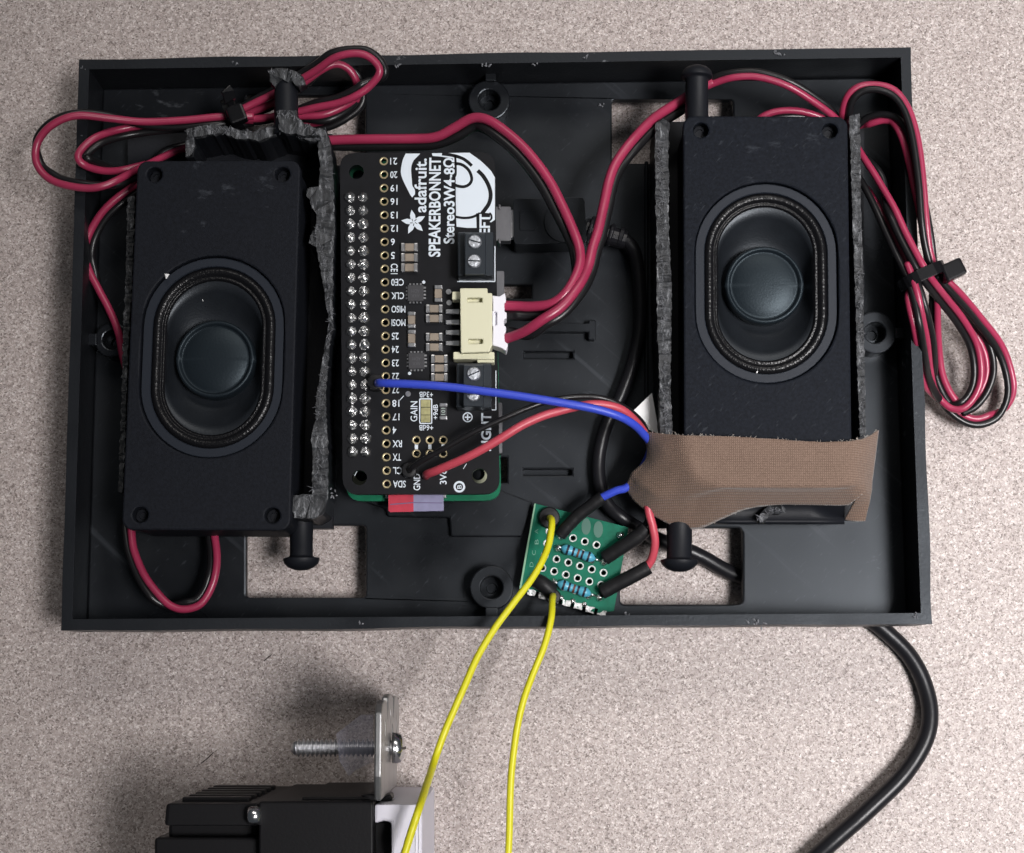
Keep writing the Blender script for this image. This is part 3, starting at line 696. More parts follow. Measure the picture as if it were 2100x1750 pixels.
# screw terminals
def terminal(x0, y0, x1, y1, screws):
    zt = ZB1+7.0
    o = link('screw_terminal', merge([pslab([rect(x0,y0,x1+16,y1)], ZB1+4.4, ZB1+.01), pslab([rect(x0+14,y0+2,x1,y1-2)], zt, ZB1+4.3)]), M_term, AMP, bevel=.25)
    for sx, sy in screws:
        c = P(sx, sy, zt+.05)
        v, f = lathe([(1.32,-.3),(1.3,.15),(1.1,.32),(.05,.36)], 20, c)
        s_ = link('screw', mesh('s', v, f), M_scr, o, smooth=False)
        a = random.uniform(-.5, .5); d = Vector((math.cos(a), math.sin(a), 0)); n = Vector((-d.y, d.x, 0)); q = c+Vector((0, 0, .34))
        sl = [q+d*1.1+n*.12, q-d*1.1+n*.12, q-d*1.1-n*.12, q+d*1.1-n*.12]
        link('screw_slot', mesh('sl', sl+[p+Vector((0, 0, .05)) for p in sl], [(0,1,2,3),(4,5,6,7),(0,1,5,4),(1,2,6,5),(2,3,7,6),(3,0,4,7)]), M_term, s_)
terminal(939, 476, 996, 566, ((973.5,496),(972.5,536)))
terminal(936, 745, 992, 836, ((971.5,767),(970.5,809)))
# cream socket
zt = ZB1+5.2
so = link('wire_socket', merge([pslab([[(943,591),(999.5,591),(999.5,601),(1009.5,601),(1009.5,708),(1004,722),(945,724)],
        rect(958,611,989,620), rect(960,695.5,990,705)], zt, ZB1+.6), pslab([rect(944,592,1000,722)], ZB1+3.6, ZB1+.5),
        pslab([rect(927,598,944,615)], ZB1+3.0, ZB1+.01), pslab([rect(929,722,1014,737)], ZB1+3.6, ZB1+.01), pslab([rect(978,734,1014,744)], ZB1+3.0, ZB1+.01)]), M_cream, AMP, bevel=.2)
for y in (639, 661, 682, 704):
    link('contact_pin', mesh('pin', *pslab([[(913,y-4.5),(943,y-5.5),(943,y+5.5),(913,y+4.5)]], ZB1+.9, ZB1+.01)), M_tin, so, bevel=.15)
# white plug on the speaker leads
plug = link('wire_plug', merge([pslab([[(1009.8,606),(1024,608),(1036,601),(1038,618),(1034,622),(1035,640),(1039,641),(1039,653),(1034,655),(1034,668),(1038,670),(1037,682),(1034,684),(1035,700),(1042,706),(1038,720),(1026,713),(1009.8,708)], rect(1012,640,1019,667)], zt-.4, ZB1+.3),
        pslab([rect(1010.5,636,1021,671)], zt-1.2, ZB1+.4)]), M_white, bevel=.2)
tag(plug, 'white plastic plug pushed into the cream socket, carrying the red speaker wires', 'plug')

# ------------------------------------------------------------------ speaker leads (twin flex, red + black)
def twin(root, segs, r):
    for pts in segs:
        swap = pts[0] == 'swap'
        if swap: pts = pts[1:]
        pts = [p if len(p) == 5 else (*p, 0, 0) for p in pts]
        s = spline(pts, 8); path = kink([P(a, b, c) for a, b, c, _, _ in s], r*.35); off = []
        for i in range(len(s)):
            t = (path[min(i+1, len(s)-1)]-path[max(i-1, 0)]).normalized()
            ox, oy = s[i][3], -s[i][4]; m = min(1, math.hypot(ox, oy)); v = Vector((ox, oy, -math.sqrt(max(0, 1-m*m))))
            v = v-t*v.dot(t); off.append(v.normalized()*r*1.92 if v.length > 1e-3 else Vector((0, 0, -r*1.92)))
        A_, B_ = sweep(path, r), sweep([p+q for p, q in zip(path, off)], r)
        link('red_strand', merge([B_ if swap else A_]), M_red, root, smooth=True); link('black_strand', merge([A_ if swap else B_]), M_blk, root, smooth=True)
LC = empty('speaker_cable', tuple(P(470,230,0)[:2])+(ZF,), 'red and black twin speaker wire coiled over the rim behind the untaped speaker', 'wire', 'twin speaker wires')
twin(LC, [[(1033,626,25,0,.9),(1060,627,25.5,0,1),(1090,628,26.5,.2,.9),(1130,622,28,.6,.6),(1158,602,28.5,.5,.6),(1178,571,28,.3,.3),(1189,538,27,-.3,0),(1187,506,26,-.5,0),(1174,470,25.5,-.6,.1),(1154,425,25.5,-.75,.2),(1130,378,25.5,-.8,.3),(1100,335,25.5,-.75,.4),(1065,293,25.5,-.65,.55),(1030,262,25,-.5,.7),(995,244,24,-.2,.8),(965,244,23,.3,.7),(930,264,21.5,.3,.7),(895,281,20.5,.1,.5),(845,285,19.5,0,.5),(760,286,18.5,0,.5),(700,287,17.5,0,.4),(660,288,16.5,0,.2)]], .96)
twin(LC, [
  # long loop over the left rim
  [(520,238,17,0,-.3),(455,240,18,.1,.8),(373,248,18.5,.1,.75),(300,251,19,0,.2),(223,243,20.5,0,-.6),(157,238,22,-.2,-.6),(107,257,22,-.5,-.5),(78,290,21,-.6,0),(73,327,20.5,.3,.2),(90,358,20.5,.6,-.5),(123,378,21,.4,-.7),(173,387,21.5,.2,-.7),(213,382,21.5,0,-.4),(253,364,20,0,.3),(300,338,15,0,.6),(340,318,12,-.2,-.7),(382,302,11,-.2,-.6),(430,280,11,0,0)],
  # tighter loop inside the tray
  [(520,246,15.5,0,0),(450,244,15.8,0,.9),(373,250,16,.1,.95),(290,258,16,.2,.9),(240,267,17,.3,.9),(195,283,19.4,.6,.7),(166,308,20.2,.9,.2),(160,326,20.2,.95,-.2),(174,341,19.4,.6,-.8),(207,351,16.5,.1,-.9),(247,350,13.5,0,-.4),(300,338,12,0,.3)],
  # down the side to the boss
  [(300,365,14,0,.4),(283,376,15,.2,.5),(240,407,15.5,.6,.4),(207,440,15,.7,.2),(183,480,14,.8,0),(174,520,13,.85,0),(184,557,12.5,.5,-.3),(203,593,12.5,-.2,.2),(223,632,13,-.3,.2),(242,683,13,-.2,.1),(253,740,12.5,0,0),(270,790,11.5,0,0)],
  # loop under the short end
  [(268,1060,11,-.85,0),(270,1090,12,-.85,0),(275,1130,13,-.8,.2),(296,1180,13.5,-.75,.5),(327,1222,13.5,-.7,.6),(350,1243,13.5,-.3,-.3),(378,1250,13.5,.1,-.9),(412,1238,13.5,-.5,-.75),(436,1198,13.5,-.85,-.2),(445,1150,13,-.85,0),(440,1095,12,-.8,0),(432,1050,11,-.8,0)],
  # coil over the top rim
  [(480,232,17,.1,-.5),(520,213,17.4,-.1,-.7),(557,196,18,-.3,-.7),(605,170,18.6,-.5,-.7),(650,142,20.8,-.5,-.7),(683,120,22.5,-.5,-.75),(717,111,23,-.2,-.8),(748,113,23,.3,-.8),(772,131,22.5,.6,-.5),(777,152,22,.6,0),(758,177,21,-.5,-.7),(730,196,20.5,-.5,-.8),(690,212,19.4,-.3,-.85),(645,222,18.4,-.2,-.8),(600,232,17.5,0,-.5),(540,243,16.5,0,0),(490,244,16,0,0)],
  [(490,238,14,0,0),(560,212,15.5,0,0),(620,170,17.5,0,0),(655,145,18.5,-.2,-.3),(686,132,18.5,-.2,-.3),(710,138,18,.3,-.3),(727,158,17,.5,0),(733,185,15.5,.3,.5),(727,210,14.5,.2,.8),(700,232,14,.2,.85),(667,247,13.5,.2,.85),(633,254,13,0,.8),(590,258,12.5,0,.5)],
  [(560,240,16,0,0),(620,238,17,0,0),(660,236,17.5,.1,.6),(695,224,17,.1,.6),(725,205,16,0,.3),(735,185,15,0,0)],
], .75)
RC = empty('speaker_cable', tuple(P(1850,480,0)[:2])+(ZF,), 'red and black twin speaker wire coiled over the rim beside the taped speaker', 'wire', 'twin speaker wires')
twin(RC, [[(1037,694,25,0,-.8),(1075,680,27.5,.2,.3),(1115,654,29.5,.4,.3),(1152,629,29.5,.45,.3),(1183,590,28.5,.45,.2),(1203,548,27,.45,.2),(1214,508,26,.5,.1),(1225,473,25.5,.5,.1),(1236,425,25,.5,.1),(1249,375,24.5,.5,.15),(1268,330,23.5,.5,.3),(1300,283,22.5,.5,.5),(1345,240,20.5,.4,.6),(1395,205,18.4,.3,.6),(1430,184,18.2,0,-.2),(1462,170,18.8,-.2,-.8)]], .96)
twin(RC, [
  [(1400,203,18.3,.3,.6),(1430,184,18.2,0,-.2),(1462,172,19,-.2,-.85),(1500,160,20.5,-.1,-.85),(1543,157,21,.1,-.9),(1586,166,21,.3,-.85),(1629,184,20.5,.4,-.8),(1671,211,19,.5,-.7),(1706,238,17,.4,-.6),(1740,270,14,0,0)],
  [(1540,260,15,0,0),(1566,237,16,0,.5),(1600,226,16.5,0,.7),(1643,228,16.5,0,.5),(1686,242,16,0,0),(1730,265,14,0,0)],
  ['swap',(1742,275,15,-.6,0),(1741,235,18,-.8,-.3),(1750,205,20,-.7,-.6),(1771,188,21,-.4,-.8),(1800,185,21.5,.2,-.85),(1829,196,21.5,.6,-.7),(1851,222,21.5,.8,-.3),(1866,262,21.5,.85,0),(1877,320,21.5,.85,0),(1884,380,21.5,.8,0),(1890,450,21,.8,0),(1899,512,20,.7,0),(1912,560,18.5,.6,0)],
  ['swap',(1755,262,14,0,0),(1772,246,15.5,.2,.7),(1790,238,16.5,.1,.8),(1814,235,17.5,0,.6),(1840,243,18.5,-.5,.3),(1862,275,19.5,-.8,.2),(1880,340,19.5,-.85,0),(1895,410,19,-.85,0),(1908,480,18.5,-.8,0),(1916,540,17.5,-.7,0)],
  [(1755,295,14,.2,0),(1772,325,16,.5,-.3),(1800,370,18,.7,-.4),(1832,424,20,-.8,.3),(1860,482,21.5,-.85,.3),(1890,540,22,-.85,.3),(1910,572,21,-.8,.4),(1940,610,17,-.8,.4),(1975,655,13,-.85,.4),(2000,700,10,-.9,.2),(2011,745,8.5,-.9,0),(2010,785,8,-.85,-.2),(1995,818,7.5,-.6,-.6),(1972,838,7,-.3,-.85),(1945,835,6.5,-.1,-.6),(1920,805,7,0,0),(1908,760,11.5,.7,0),(1900,700,17,.85,0),(1888,640,21,.8,0),(1878,590,22,.7,0),(1862,540,21,.4,0)],
  ['swap',(1760,360,14,0,0),(1780,395,16,.5,-.2),(1806,450,18,.6,-.3),(1835,515,19,.7,-.3),(1860,570,20.5,.6,-.2),(1874,610,21.5,-.6,0),(1886,670,21,-.6,0),(1896,730,16.5,-.5,0),(1908,785,10,-.6,.3),(1935,832,5.5,-.2,-.8),(1970,862,4.5,.1,-.95),(2005,872,4.2,.1,-.95),(2040,861,4.2,-.2,-.9),(2060,835,4.5,.5,-.3),(2068,800,5,.9,0),(2060,755,6,.9,-.2),(2040,710,8,.85,-.4),(2000,655,12,.7,-.6),(1955,605,16.5,.7,-.6),(1920,566,19,.6,-.5)],
  ['swap',(1912,560,17.5,.5,-.3),(1945,598,14.5,.2,0),(1990,650,10,-.2,.3),(2020,690,8,-.8,.3),(2035,730,7,-.9,0),(2036,770,6.5,-.8,0),(2022,808,6,-.7,-.5),(2000,835,5.5,-.4,-.8),(1975,848,5,0,-.8)],
  [(1917,545,18.5,0,0),(1922,600,17,-.3,0),(1923,660,13,-.5,0),(1926,715,9.5,-.9,0),(1932,765,7.5,-.9,.2),(1948,805,6,-.8,.5),(1972,836,5,-.4,.8)],
], .70)
# ------------------------------------------------------------------ cable ties
def tie(name, label, c0, c1, z, h, head, tail, w=2.6):
    root = empty(name, P(*c0, 0), label, 'cable tie', 'black cable ties')
    a = P(*c0, z); b = P(*c1, z); d = (b-a).normalized(); n = Vector((-d.y, d.x, 0)); m = (a+b)/2; L = (b-a).length/2+.6
    vs, fs = [], []; N = 24
    for i in range(N):
        t = 2*math.pi*i/N; e = .75
        x = math.copysign(abs(math.cos(t))**e, math.cos(t))*L; y = math.copysign(abs(math.sin(t))**e, math.sin(t))*h
        for s, q in ((-1, 0), (1, 0), (1, .45), (-1, .45)):
            f = 1+q/max(L, h); vs.append(m+d*x*f+Vector((0, 0, y*f))+n*s*w/2)
    for i in range(N):
        j = (i+1) % N
        for k in range(4): l = (k+1) % 4; fs.append((i*4+k, i*4+l, j*4+l, j*4+k))
    link('strap', mesh('strap', vs, fs), M_tie, root, bevel=.1)
    hp, hz, hs = head; c = P(*hp, hz)
    hv, hf = box((-hs[0]/2, -hs[1]/2, -hs[2]/2), (hs[0]/2, hs[1]/2, hs[2]/2)); A = Matrix((d, n, d.cross(n))).transposed()
    link('lock_head', mesh('head', [A @ v+c for v in hv], hf), M_tie, root, bevel=.45)
    p = [P(*q) for q in tail]; vs, fs = [], []
    for i, q in enumerate(p):
        t = (p[min(i+1, len(p)-1)]-p[max(i-1, 0)]).normalized(); s = t.cross(Vector((0, .35, 1))).normalized(); u = s.cross(t)
        for e1, e2 in ((-1, -.25), (1, -.25), (1, .25), (-1, .25)): vs.append(q+s*e1*w/2*.9+u*e2)
    for i in range(len(p)-1):
        for k in range(4): l = (k+1) % 4; fs.append((i*4+k, i*4+l, i*4+4+l, i*4+4+k))
    fs += [(0,1,2,3), tuple(len(vs)-4+k for k in range(4))]
    link('tail', mesh('tail', vs, fs), M_tie, root, bevel=.1)
    return root
tie('cable_tie', 'black nylon cable tie with blocky head, binding the coil beside the taped speaker', (1856,584), (1926,552), 19, 3.6, ((1952,556), 20.5, (4.4,3.4,3.2)), [(1952,553,21.0),(1964,548,21.4),(1976,543,21.6)], 2.3)
tie('cable_tie', 'black nylon cable tie with short clipped tail, binding the coil behind the untaped speaker', (488,262), (470,216), 16.5, 3.8, ((486,236), 21.3, (3.6,3.4,2.6)), [(478,222,20),(472,205,22.5),(468,190,23.5),(462,182,24)], 2.6)

# ------------------------------------------------------------------ jumper wires
def jumper(name, label, m, segs, r, shrinks=(), ends=()):
    root = empty(name, P(segs[0][0][0], segs[0][0][1], segs[0][0][2]), label, 'wire')
    link('insulation', merge([wire(s, r) for s in segs]), m, root, smooth=True)
    for pts, rr in shrinks:
        s = spline(pts, 6); path = [P(*q) for q in s]; k = len(path)
        link('heat_shrink', merge([sweep(path, [rr*(1+.07*noise.noise(Vector((i*.5, rr, pts[0][0])))) for i in range(k)], 14)]), M_shrink, root, smooth=True)
    for x, y, z, rr, h in ends:
        link('sleeve', merge([lathe([(rr, 0), (rr, h*.6), (rr*.93, h), (rr*.5, h+.1)], 18, P(x, y, z))]), M_shrink, root, smooth=False, bevel=.15)
    return root
jumper('blue_wire', 'blue jumper wire arching from the amplifier board pin to the brown tape', M_jblue,
    [[(776,788,22.5),(776,787,25.5),(790,787,27.5),(850,789,29),(950,797,30),(1050,810,30.5),(1150,826,30.5),(1220,840,30),(1265,853,29),(1295,868,27),(1316,886,23.5),(1335,915,19),(1318,960,17),(1288,998,16),(1262,1007,15.5),(1232,1021,14.5)]], .78,
    [([(1236,1020,14.5),(1215,1035,14),(1185,1058,13),(1162,1082,12.2),(1149,1098,11.6)], 1.25)], [(772,788,ZB1,1.55,2.6)])
jumper('red_wire', 'salmon red jumper wire rising off the amplifier board and ending at the perfboard', M_jred,
    [[(874,975,22.2),(878,972,25),(900,964,27),(950,942,29),(994,919,30),(1035,894,30.5),(1068,874,30.5),(1100,859,30),(1130,848,29.5),(1183,834,28.5),(1225,830,28),(1267,838,27),(1296,857,25),(1320,885,21),(1338,930,18),(1335,1000,17),(1329,1042,17),(1337,1080,16.5),(1342,1112,15.5),(1337,1145,14),(1324,1166,13)]], .80,
    [([(1331,1163,13.2),(1300,1180,12.8),(1265,1198,12),(1234,1215,11.3)], 1.4)])
jumper('black_wire', 'thin black jumper wire beside the salmon red one over the amplifier board', M_blk,
    [[(838,967,22.2),(842,963,24.5),(860,948,26),(889,932,27),(968,889,28.5),(1030,860,29),(1080,839,29),(1130,822,28.5),(1183,814,28),(1235,817,27.5),(1277,833,26),(1309,858,23),(1325,884,19),(1338,940,15),(1338,1010,14),(1330,1060,14.5),(1318,1092,14)]], .55,
    [([(1326,1082,14.5),(1308,1100,14),(1272,1124,12.8),(1240,1145,11.6)], 1.4)], [(840,966,ZB1,1.5,1.6)])
jumper('yellow_wire', 'longer yellow wire leaving the top corner of the small green perfboard', M_jyel,
    [[(1128,1064,10.5),(1128,1062,13.5),(1131,1068,16),(1130,1085,17.5),(1124,1120,19),(1110,1155,21),(1088,1192,22.5),(1055,1235,24),(1015,1290,25.5),(978,1350,27),(948,1415,28.5),(915,1495,30),(888,1570,32),(862,1650,51),(842,1710,53),(815,1800,54),(790,1880,54)]], .66,
    (), [(1126,1063,10.2,2.1,1.6)])
jumper('yellow_wire', 'shorter yellow wire leaving the soldered edge of the small green perfboard', M_jyel,
    [[(1134,1224,10.6),(1134,1222,13),(1133,1232,16),(1130,1270,19.5),(1116,1325,21),(1092,1385,22),(1072,1440,23),(1059,1500,23.5),(1050,1580,24),(1045,1670,24.5),(1042,1750,25),(1039,1850,25)]], .64,
    ([(1104,1186,11.5),(1118,1198,11.8),(1132,1214,11.2)], 1.6) and [([(1098,1190,11.2),(1116,1200,11.8),(1131,1214,11.2)], 1.5)], [(1134,1224,10.3,1.5,1.0)])

# ------------------------------------------------------------------ perfboard
ZP = 10.4
PB = empty('perfboard', tuple(P(1178,1145,0)[:2])+(8,), 'small tilted green perfboard with two blue resistors in the tray corner', 'circuit board')
pq = [(1097,1033),(1289,1082),(1259,1253),(1066,1208)]
def G(c, r): return (1141.2+24.1*c-4.9*r, 1146.9+7.0*c+25.0*r)
holes_g = [(c, r) for r in (-2,-1,0,1,2,3) for c in range(-1, 5)]
pl = [pxl([(1097,1033),(1289,1082),(1259,1253)], ZP)]
# bottom edge with half holes
edge = []
for c in range(4, -2, -1):
    x, y = G(c, 3); e = Vector((-4.9, 25)).normalized(); d = Vector((24.1, 7)).normalized(); p = Vector((x, y))
    if p.y > 1250 or p.x > 1252: continue
    q = p+e*7
    edge += [tuple(q+d*3.2), tuple(p+d*3.2-e*2), tuple(p-d*3.2-e*2), tuple(q-d*3.2)]
pl[0] += pxl(edge, ZP)+pxl([(1066,1208)], ZP)
in_holes = [(c, r) for c, r in holes_g if r < 3 and not (c == 4 and r < -1)]
for c, r in in_holes:
    q = P(*G(c, r), ZP); pl.append(circle(q.x, q.y, .46, 10))
link('circuit_board', mesh('perf', *slab(pl, ZP, ZP-1.5)), M_perf, PB)
link('edge_strip', mesh('pe', *pslab([[(1096,1033),(1099,1033),(1069,1207),(1065,1207)]], ZP+.04, ZP-1.4)), M_pedge, PB)
RP = ring_mesh(.48, .80, .05, m=M_ringtin, name='tinring')
skip = {(0,-2),(0,-1),(3,-1),(0,2),(3,2),(4,2),(4,-1),(-1,2)}
for c, r in in_holes:
    if (c, r) not in skip: inst('plated_hole', RP, PB, P(*G(c, r), ZP))
# tinned edge left where the board was snapped
tin = []
d = Vector((24.1, 7)).normalized(); e = Vector((-4.9, 25)).normalized()
for c in range(-2, 5):
    a = Vector(G(c, 3))+d*4; b = Vector(G(c+1, 3))-d*4
    if b.x > 1262: b = Vector((1256, 1251))-e*3; 
    if a.x > 1240: continue
    tin.append(jag([tuple(a-e*2), tuple(b-e*2), tuple(b+e*10), tuple(a+e*10)], 5, 1.3))
for t in tin: link('tinned_edge', mesh('tin', *pslab([t], ZP+.12, ZP-1.5, zrough(ZP+.12, .25))), M_tinflat, PB)
for c in range(0, 4):
    x, y = G(c, 3); q = P(x, y-3, ZP); inst('edge_solder', BL[c], PB, q, c, .55)
BL2 = [blob_mesh(.8, .8, .1, M_solder, 20+s) for s in range(3)]
for i, (x, y) in enumerate(((1148,1100),(1143.6,1124),(1239,1153),(1135,1194),(1230,1226),(1213,1150),(1272,1098),(1206,1222))):
    inst('solder_joint', BL2[i % 3], PB, P(x, y, ZP), i*1.3, 1.0 if i != 5 else .8)
for x, y in ((1202,1080),(1227,1086)):
    flat(PB, 'oval_pad', [[(x+9.5*math.cos(t*.3927)-1.5*math.sin(t*.3927), y+17*math.sin(t*.3927)+2*math.cos(t*.3927)) for t in range(16)]], ZP+.06, mat('tinned_film', (.07,.15,.12), .5, .1, spec=.2))
for s, x, y in (('A',1100,1090),('B',1100.5,1111.5),('C',1095,1134),('D',1090,1158)): lettering(PB, s, x, y, 10, 7.5, 90, ZP+.05, M_silkfaint, 0)
def resistor(x0, y0, x1, y1):
    z = ZP+1.05; a = P(x0, y0, z); b = P(x1, y1, z); L = (b-a).length; R = Vector((0, 0, 1)).rotation_difference((b-a).normalized()).to_matrix()
    g = lambda prof, n=18: (lambda vf: ([R @ v+a for v in vf[0]], vf[1]))(lathe(prof, n))
    o = link('resistor', mesh('res', *g([(.15,0),(.55,.35),(.92,.9),(1.0,1.5),(.93,2.0),(.8,2.4),(.8,L-2.4),(.93,L-2.0),(1.0,L-1.5),(.92,L-.9),(.55,L-.3),(.2,L)])), M_res, PB, smooth=True)
    for i, (f, m) in enumerate(((.2,M_band),(.36,M_band),(.50,M_bandb),(.62,M_band),(.80,M_band))):
        c = f*L; rr = 1.0 if f in (.2, .8) else .83
        link('colour_band', mesh('band', *g([(rr-.05,c-.22),(rr+.02,c-.2),(rr+.02,c+.2),(rr-.05,c+.22)])), m, o, smooth=False)
    link('lead', merge([sweep([a-(b-a).normalized()*1.2+Vector((0,0,-1)), a-(b-a).normalized()*.7, a+(b-a)*.05], .22, 8), sweep([b+(b-a).normalized()*1.0+Vector((0,0,-1)), b+(b-a).normalized()*.5, b-(b-a)*.05], .22, 8)]), M_tin, o, smooth=True)
resistor(1150, 1123, 1221, 1147); resistor(1142, 1196, 1212, 1219)
link('spacer', mesh('sp', *pslab([rect(1120,1120,1200,1180)], ZP-1.52, ZF+.02)), M_shrink, PB)

# ------------------------------------------------------------------ brown tape
zs = lambda px, py: None
TP = [
 [(1310,884,19.5),(1328,912,20),(1326,945,19.5),(1300,968,18),(1292,982,17),(1284,1000,15.5)],
 [(1330,886,22.0),(1343,915,22.6),(1340,955,22),(1322,990,20.5),(1316,1005,19),(1306,1029,16)],
 [(1362,890,24.8),(1370,925,25.2),(1368,965,24.2),(1354,1008,21.8),(1348,1025,20),(1338,1054,16.5)],
 [(1402,893,27.5),(1408,930,27.3),(1413,968,26.7),(1398,1012,22.5),(1394,1035,20),(1386,1078,15.6)],
 [(1438,894,27.6),(1438,930,27.3),(1438,976,26.6),(1437,1004,24.5),(1436,1022,21.5),(1432,1082,15.6)],
 [(1480,895,27.6),(1480,930,27.3),(1480,984,26.3),(1480,997,26.0),(1480,1007,24),(1480,1062,17.4)],
 [(1530,897,27.6),(1530,935,27.3),(1530,984,26.2),(1530,997,25.9),(1530,1005,24),(1530,1042,18.6)],
 [(1600,902,27.5),(1600,940,27.2),(1600,984,26.2),(1600,997,25.9),(1600,1005,24),(1600,1033,19.5)],
 [(1680,907,27.4),(1680,942,27.1),(1680,984,26.1),(1680,997,25.8),(1680,1005,24),(1680,1034,19.5)],
 [(1728,906,27.2),(1728,940,27.0),(1728,982,26.0),(1728,995,25.7),(1728,1003,24),(1734,1034,19.4)],
 [(1752,903,26.6),(1751,938,26.4),(1750,976,25.5),(1750,990,25.2),(1750,1000,24),(1752,1024,21.0)],
 [(1776,897,24.2),(1775,935,24.0),(1772,970,23.2),(1771,985,22.9),(1771,998,22.5),(1771,1008,22)],
 [(1799,882,20.5),(1793,930,20.3),(1788,970,19.6),(1786,985,19.2),(1785,998,19),(1784,1008,18.6)],
]
TP2 = [
 [(1762,1002,22.6),(1758,1014,21.5),(1746,1038,18.5),(1732,1064,15.6)],
 [(1774,1002,21.8),(1773,1014,20.8),(1766,1038,18.2),(1756,1068,15.6)],
 [(1785,1002,18.9),(1783,1014,18.5),(1779,1038,17.4),(1773,1067,15.6)],
]
def tape(TP):
    cols = [spline(c, 6) for c in TP]; n = len(cols[0])
    rows = [spline([c[j] for c in cols], 6) for j in range(n)]
    m = len(rows[0]); vs = []
    for j in range(n):
        for i in range(m):
            a, b, c = rows[j][i]
            e = .6*noise.noise(Vector((i*.9, j*3.1, 0))) if j in (0, n-1) else 0
            vs.append(P(a, b+e, c+.10*noise.noise(Vector((i*.25, j*.3, 5)))+.22*noise.noise(Vector((a*.035+b*.02, b*.012, 2)))))
    return vs, [(j*m+i, j*m+i+1, (j+1)*m+i+1, (j+1)*m+i) for j in range(n-1) for i in range(m-1)], rows
tv, tf, trows = tape(TP); tv2, tf2, _ = tape(TP2)
tape_o = link('fabric_tape', merge([(tv, tf), (tv2, tf2)]), M_tape, smooth=True)
sd = tape_o.modifiers.new('thick', 'SOLIDIFY'); sd.thickness = .00035; sd.offset = 1
tag(tape_o, 'strip of brown woven fabric tape folded over the end of the scuffed speaker', 'tape')
hair = []
for row in (trows[0], trows[-1]):
    for i in range(70):
        t = random.uniform(0, len(row)-1.01); k = int(t); p = P(*row[k]); q = P(*row[k+1]); a = p.lerp(q, t-k)
        s = 1 if row is trows[0] else -1
        b = a+Vector((random.uniform(-.35, .35), s*random.uniform(.1, .55), random.uniform(-.1, .3)))
        hair.append(sweep([a, (a+b)/2+Vector((random.uniform(-.08, .08), 0, .05)), b], [.035, .03, .012], 4))
h = link('loose_thread', merge(hair), M_fib, tape_o); h['kind'] = 'stuff'

# ------------------------------------------------------------------ power cable and plug
UC = empty('power_cable', tuple(P(1250,490,0)[:2])+(8,), 'thick black power cable curving from under the tray rim across the table', 'cable')
link('jacket', merge([wire([(1262,486,10.2),(1285,496,10.2),(1302,520,10),(1311,575,9.8),(1313,640,9.6),(1307,700,9.5),(1294,755,9.4),(1273,811,9.2),(1245,868,9),(1230,922,8.8),(1227,966,8.8),(1234,1005,9),(1250,1040,9.3),(1278,1064,9.3),(1315,1086,7.2),(1352,1108,4.6),(1400,1126,2.9),(1445,1145,2.1),(1507,1180,1.85),(1600,1215,1.8),(1690,1236,1.8),(1770,1262,1.8),(1829,1308,1.8),(1866,1348,1.8),(1893,1396,1.9),(1907,1450,2.3),(1902,1503,2.9),(1877,1556,3.4),(1840,1604,3.8),(1780,1664,3.9),(1720,1716,3.7),(1665,1764,3.2),(1600,1820,2.4)], [1.32]*15+[1.5]*4+[1.66]*14, 18, 10)]), M_cable, UC, smooth=True)
pb = link('plug_body', mesh('plug', *pslab([quad_round([(1052,408),(1198,404),(1204,498),(1054,502)], 10, 4)], 14.8, 8.05)), M_tray, UC, bevel=.9, seg=3)
link('thumb_grip', merge([pslab([circle(1158,455,42,28)], 15.15, 14.7), pslab([rect(1066,432,1100,472,4)], 15.1, 14.7)]), M_tray, pb, bevel=.3)
link('metal_tip', mesh('tip', *pslab([rect(1040,430,1054,488)], 13.6, 12.0)), M_tin, UC, bevel=.2)
rel = []
for i in range(4):
    t = i/3; a = P(1206+62*t, 470+16*t, 10.4); b = P(1216+62*t, 473+16*t, 10.4)
    rel.append(sweep([a, a.lerp(b, .2), a.lerp(b, .8), b], [1.9, 2.8-.25*i, 2.8-.25*i, 1.9], 18))
rel.append(sweep([P(1200,468,10.4), P(1285,494,10.3)], [2.1, 1.8], 16))
link('strain_relief', merge(rel), M_cable, UC, smooth=False, bevel=.2)

# ------------------------------------------------------------------ paper corner behind the tape
tag(link('paper_scrap', mesh('paper', *slab([pxl([(1300,842),(1337,806),(1352,890),(1328,880)], 17)], 17, 16.7)), M_paper), 'white corner of paper poking out behind the brown tape', 'paper')

# ------------------------------------------------------------------ black case with bracket at the frame edge
c0 = P(560, 1720, 47)
CB = empty('equipment_case', (c0.x, c0.y, 0), 'ribbed black plastic case with lavender side panel and metal bracket, partly out of frame', 'case')
cs = link('case_body', merge([pslab([[(316,1718),(534,1718),(534,2000),(316,2000)]], 45.2, .0), pslab([[(340,1648),(532,1648),(532,1694),(336,1694)]], 47, .0), pslab([[(345,1690),(534,1690),(534,1722),(345,1722)]], 42, .1)]), M_case, CB, bevel=.6, seg=3)
link('cover', mesh('cv', *pslab([[(530,1644),(766,1644),(766,2000),(530,2000)]], 47.8, .02)), M_case, CB, bevel=.5, seg=3)
xL = P(345,1648,47).x; xR = P(528,1648,47).x; yy = P(430,1648,47).y
for i in range(6):
    z = 9+i*6.2
    link('cooling_rib', mesh('rib', *box((xL+1.5, yy-.3, z), (xR-2, yy+.75, z+2.6))), M_case, CB, bevel=.2)
link('seam', mesh('seam', *box((P(614,1644,47.8).x, P(614,1644,47.8).y-.2, 2), (P(764,1644,47.8).x, P(614,1644,47.8).y+.45, 44))), M_case, CB, bevel=.2)
pn = link('side_panel', mesh('pn', *pslab([[(767.5,1650),(866,1650),(866,2000),(802,2000),(802,1686),(786,1684),(767.5,1690)]], 46.5, .03)), M_lav, CB, bevel=.5)
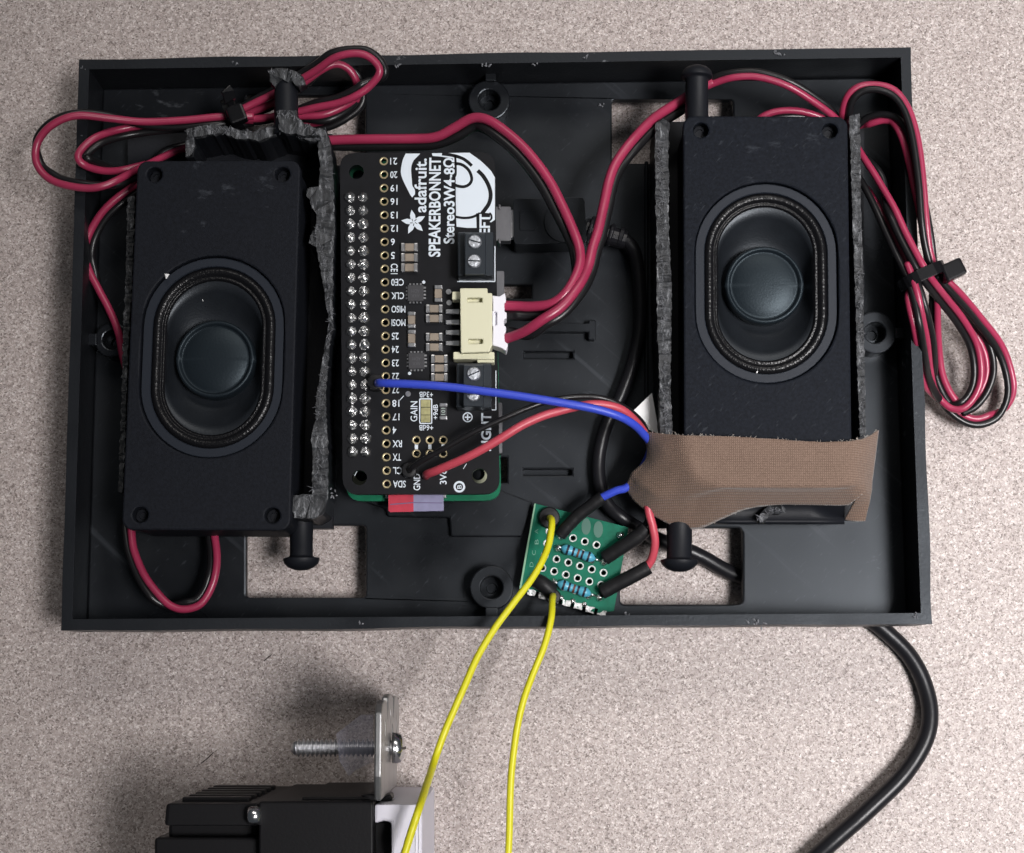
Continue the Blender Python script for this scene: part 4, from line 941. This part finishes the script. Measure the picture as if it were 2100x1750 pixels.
for x in (852, 859): link('panel_line', mesh('pl', *pslab([[(x,1668),(x+2.4,1668),(x+2.4,2000),(x,2000)]], 46.7, 46.4)), M_white, pn)
link('panel_recess', mesh('pr', *pslab([[(767.5,1692),(785,1687),(801,1688),(801,2000),(767.5,2000)]], 42, .05)), M_case, CB)
sc = P(521, 1673, 48.2)
link('cover_screw', mesh('cs', *lathe([(.1,-1.15),(1.2,-1.0),(1.5,-.6),(1.5,1.2)], 18, sc, 'X')), M_steel, CB, smooth=True)
# bracket: upright plate, plane x = const
XB = P(767, 1530, 52).x; yA = P(790, 1625, 47).y; yT = P(790, 1434, 30).y
yA = P(790,1644,47.8).y+.3
prof = [(yA,12),(yA,50),(yA+4,51.5),(yT-2.0,51.5),(yT-.6,50),(yT,46),(yT-.1,39.5),(yT-3.2,38),(yT-3.2,36.5),(yT+.5,35),(yT+.9,32),(yT+.9,27),(yT+.4,24.5),(yT-3.2,23),(yT-3.2,21.5),(yT+.3,20),(yT+.4,12),(yT-.8,7.5),(yT-2.5,6),(yA+9,6),(yA+5,10)]
def lens(yc, zc, L, h): return [(yc+L*math.cos(t*math.pi/6), zc+h*math.sin(t*math.pi/6)) for t in range(12)]
ks = 1/11.3
yb = P(700, 1534, 29).y
lo = [prof, lens(yT-5.0,42,2.3,.8), lens(yT-2.8,29.5,1.6,.8), lens(yT-5.2,14,2.2,.8), circle(yb+2.6, 24.5, 1.6, 12)]
v, f = slab(lo, .45, -.75)
bk = link('bracket', mesh('bk', [Vector((XB+.75+p.z, p.x, p.y)) for p in v], f), M_zinc, CB, bevel=.3)
# bolt
x0 = P(597, 1533, 29).x
pf = [(.6, 0), (1.15, .5), (1.3, .9)]
z = 1.0
while z < XB-x0-.1:
    pf += [(1.05, z), (1.62, z+.32), (1.62, z+.42), (1.05, z+.74)]; z += .82
pf += [(1.3, XB-x0), (1.3, XB-x0+1.6)]
bo = link('bolt', mesh('bolt', *lathe(pf, 22, (x0, yb, 29), 'X')), M_bolt, CB)
xh = XB+1.52
link('bolt_head', mesh('bh', *lathe([(2.7,0),(2.75,.7),(2.5,1.5),(1.7,2.1),(.05,2.3)], 24, (xh, yb, 29), 'X')), M_steel, bo, smooth=True)
link('head_slot', mesh('hs', *box((xh+1.4, yb-.22, 26.9), (xh+2.36, yb+.22, 31.1))), M_dark, bo)
fl_ = slab([pxl([(766,1466),(740,1466),(690,1505),(694,1540),(697,1562),(716,1592),(728,1580),(766,1562)], 30.5)], 31.0, 30.7)
link('clear_tab', mesh('film', *fl_), M_film, CB)
link('bracket_seat', merge([pslab([[(738,1632),(766,1628),(778,1640),(766,1644)]], 44, 38), pslab([[(770,1640),(800,1628),(806,1640),(780,1650)]], 40, 34)]), M_case, CB, bevel=.3)

# ------------------------------------------------------------------ specks on the table
for lab, pts in (('short dark hair lying on the speckled table near the bolt', [(412,1566,.12),(425,1556,.2),(438,1543,.12)]), ('tiny dark hair on the speckled table below the tray rim', [(541,1356,.12),(548,1350,.2),(557,1343,.12)])):
    tag(link('stray_hair', merge([wire(pts, .09, 5, 5)]), M_dark), lab, 'hair')
fibs = []
